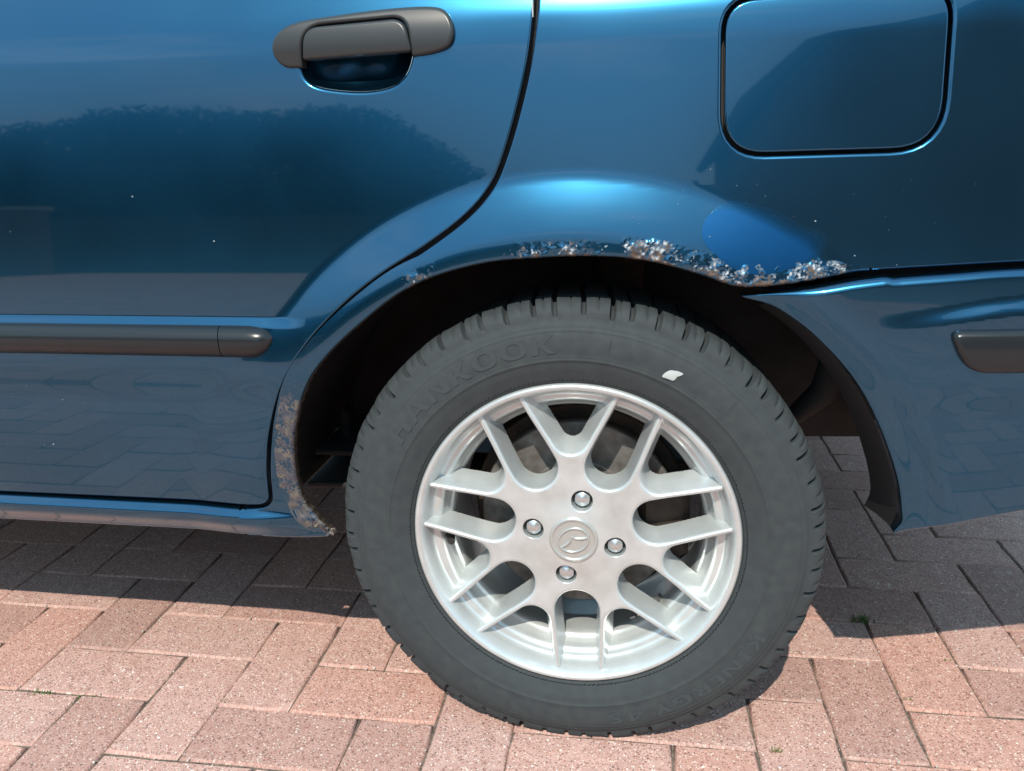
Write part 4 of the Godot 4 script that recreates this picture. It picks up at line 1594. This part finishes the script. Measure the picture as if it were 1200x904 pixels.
func build_small_things() -> void:
	tuft("weed", "low green moss tuft in a joint at the far left of the sunlit paving", Vector3(-0.760, 0, 0.012), 70, 0.006, 0.009, 1)
	tuft("weed", "faint green weed strip in a joint just right of the leftmost tuft", Vector3(-0.690, 0, 0.012), 40, 0.005, 0.012, 2)
	tuft("weed", "tiny green sprig in a joint in front of the door's rear corner", Vector3(-0.486, 0, -0.004), 24, 0.007, 0.004, 3)
	tuft("weed", "dark grass tuft at the shadow edge right of the tyre", Vector3(0.425, 0, -0.318), 60, 0.016, 0.009, 4)
	tuft("weed", "yellowish sprig in a joint below the bumper corner", Vector3(0.441, 0, -0.128), 22, 0.008, 0.004, 5)
	tuft("weed", "thin green weed in the joint at the bottom edge right of the tyre", Vector3(0.252, 0, -0.005), 36, 0.010, 0.004, 6)
	tuft("weed", "small green sprig in the sunlit joint under the bumper", Vector3(0.520, 0, -0.225), 22, 0.007, 0.005, 7)
	# pale chip stuck on the sidewall
	var a := deg_to_rad(62.8)
	var at := Vector3(cos(a) * 0.2376, HUB_Y + sin(a) * 0.2376, sidewall_z(0.2376))
	var mb := MB.new()
	var rim := ring(PackedVector2Array([Vector2(-0.011, -0.002), Vector2(-0.004, 0.0045), Vector2(0.006, 0.004), Vector2(0.0115, 0.001), Vector2(0.006, -0.002), Vector2(0.001, -0.0065), Vector2(-0.005, -0.0045)]), 0.002)
	var s := mb.v.size()
	for j in 4:
		for q in rim:
			var f: float = [1.0, 0.97, 0.6, 0.0][j]
			mb.add(Vector3(q.x * f, q.y * f, [0.0002, 0.0012, 0.0022, 0.0012][j] + 0.0006 * sin(q.x * 900.0) * f), Vector3(q.x * 40.0 * f, q.y * 40.0 * f, 1.0).normalized())
	mb.grid(rim.size(), 4, s, true)
	var fl := put("paint_flake", mb.mesh(mats.flake), self)
	fl.position = at
	tag(fl, "small curled white flake stuck on the upper right tyre sidewall", "flake")
	# grit lying in the joints
	var mm := MultiMesh.new()
	mm.transform_format = MultiMesh.TRANSFORM_3D
	var st := MB.new()
	st.box(Vector3(-1, -0.7, -0.9), Vector3(1, 0.7, 0.9), 0.5)
	mm.mesh = st.mesh(mats.grit)
	mm.instance_count = 420
	for k in 420:
		var g := Vector2(rng.randi_range(-10, 8), rng.randi_range(-12, 2)) * PITCH + Vector2(0.0224, -0.0025)
		if k % 2 == 0:
			g.x += rng.randf() * PITCH
		else:
			g.y += rng.randf() * PITCH
		var p := Vector3(g.x + rng.randfn(0.0, 0.002), 0, g.y + rng.randfn(0.0, 0.002)).rotated(Vector3.UP, 0.0106)
		var sz := rng.randf_range(0.0006, 0.0019)
		mm.set_instance_transform(k, Transform3D(Basis.from_euler(Vector3(rng.randf() * 3, rng.randf() * 3, rng.randf() * 3)).scaled(Vector3.ONE * sz), p + Vector3(0, sz * 0.5 - 0.001, 0)))
	var go := MultiMeshInstance3D.new()
	go.name = "grit"
	go.multimesh = mm
	add_child(go, true)
	go.set_meta("kind", "stuff")
	tag(go, "pale grit and crumbs lying along the paving joints", "grit")


func specks(parent: Node, count: int, lo: Vector2, hi: Vector2, near: Vector2, pull: float, seed_: int, clear: PackedVector2Array) -> void:
	var r := RandomNumberGenerator.new()
	r.seed = seed_
	var mb := MB.new()
	for k in count:
		var p := Vector2(r.randf_range(lo.x, hi.x), r.randf_range(lo.y, hi.y))
		if r.randf() < pull:
			p = Vector2(r.randfn(near.x, 0.07), r.randfn(near.y, 0.03))
		if not Geometry2D.is_point_in_polygon(p, clear):
			continue
		var sz := 0.0003 + 0.0008 * pow(r.randf(), 5.0)
		var z := body_z(p.x, p.y)
		mb.box(Vector3(p.x - sz, p.y - sz * 0.8, z - sz), Vector3(p.x + sz, p.y + sz * 0.8, z + sz * 0.5), sz * 0.4)
	var o := put("dust_specks", mb.mesh(mats.dust), parent, "stuff")
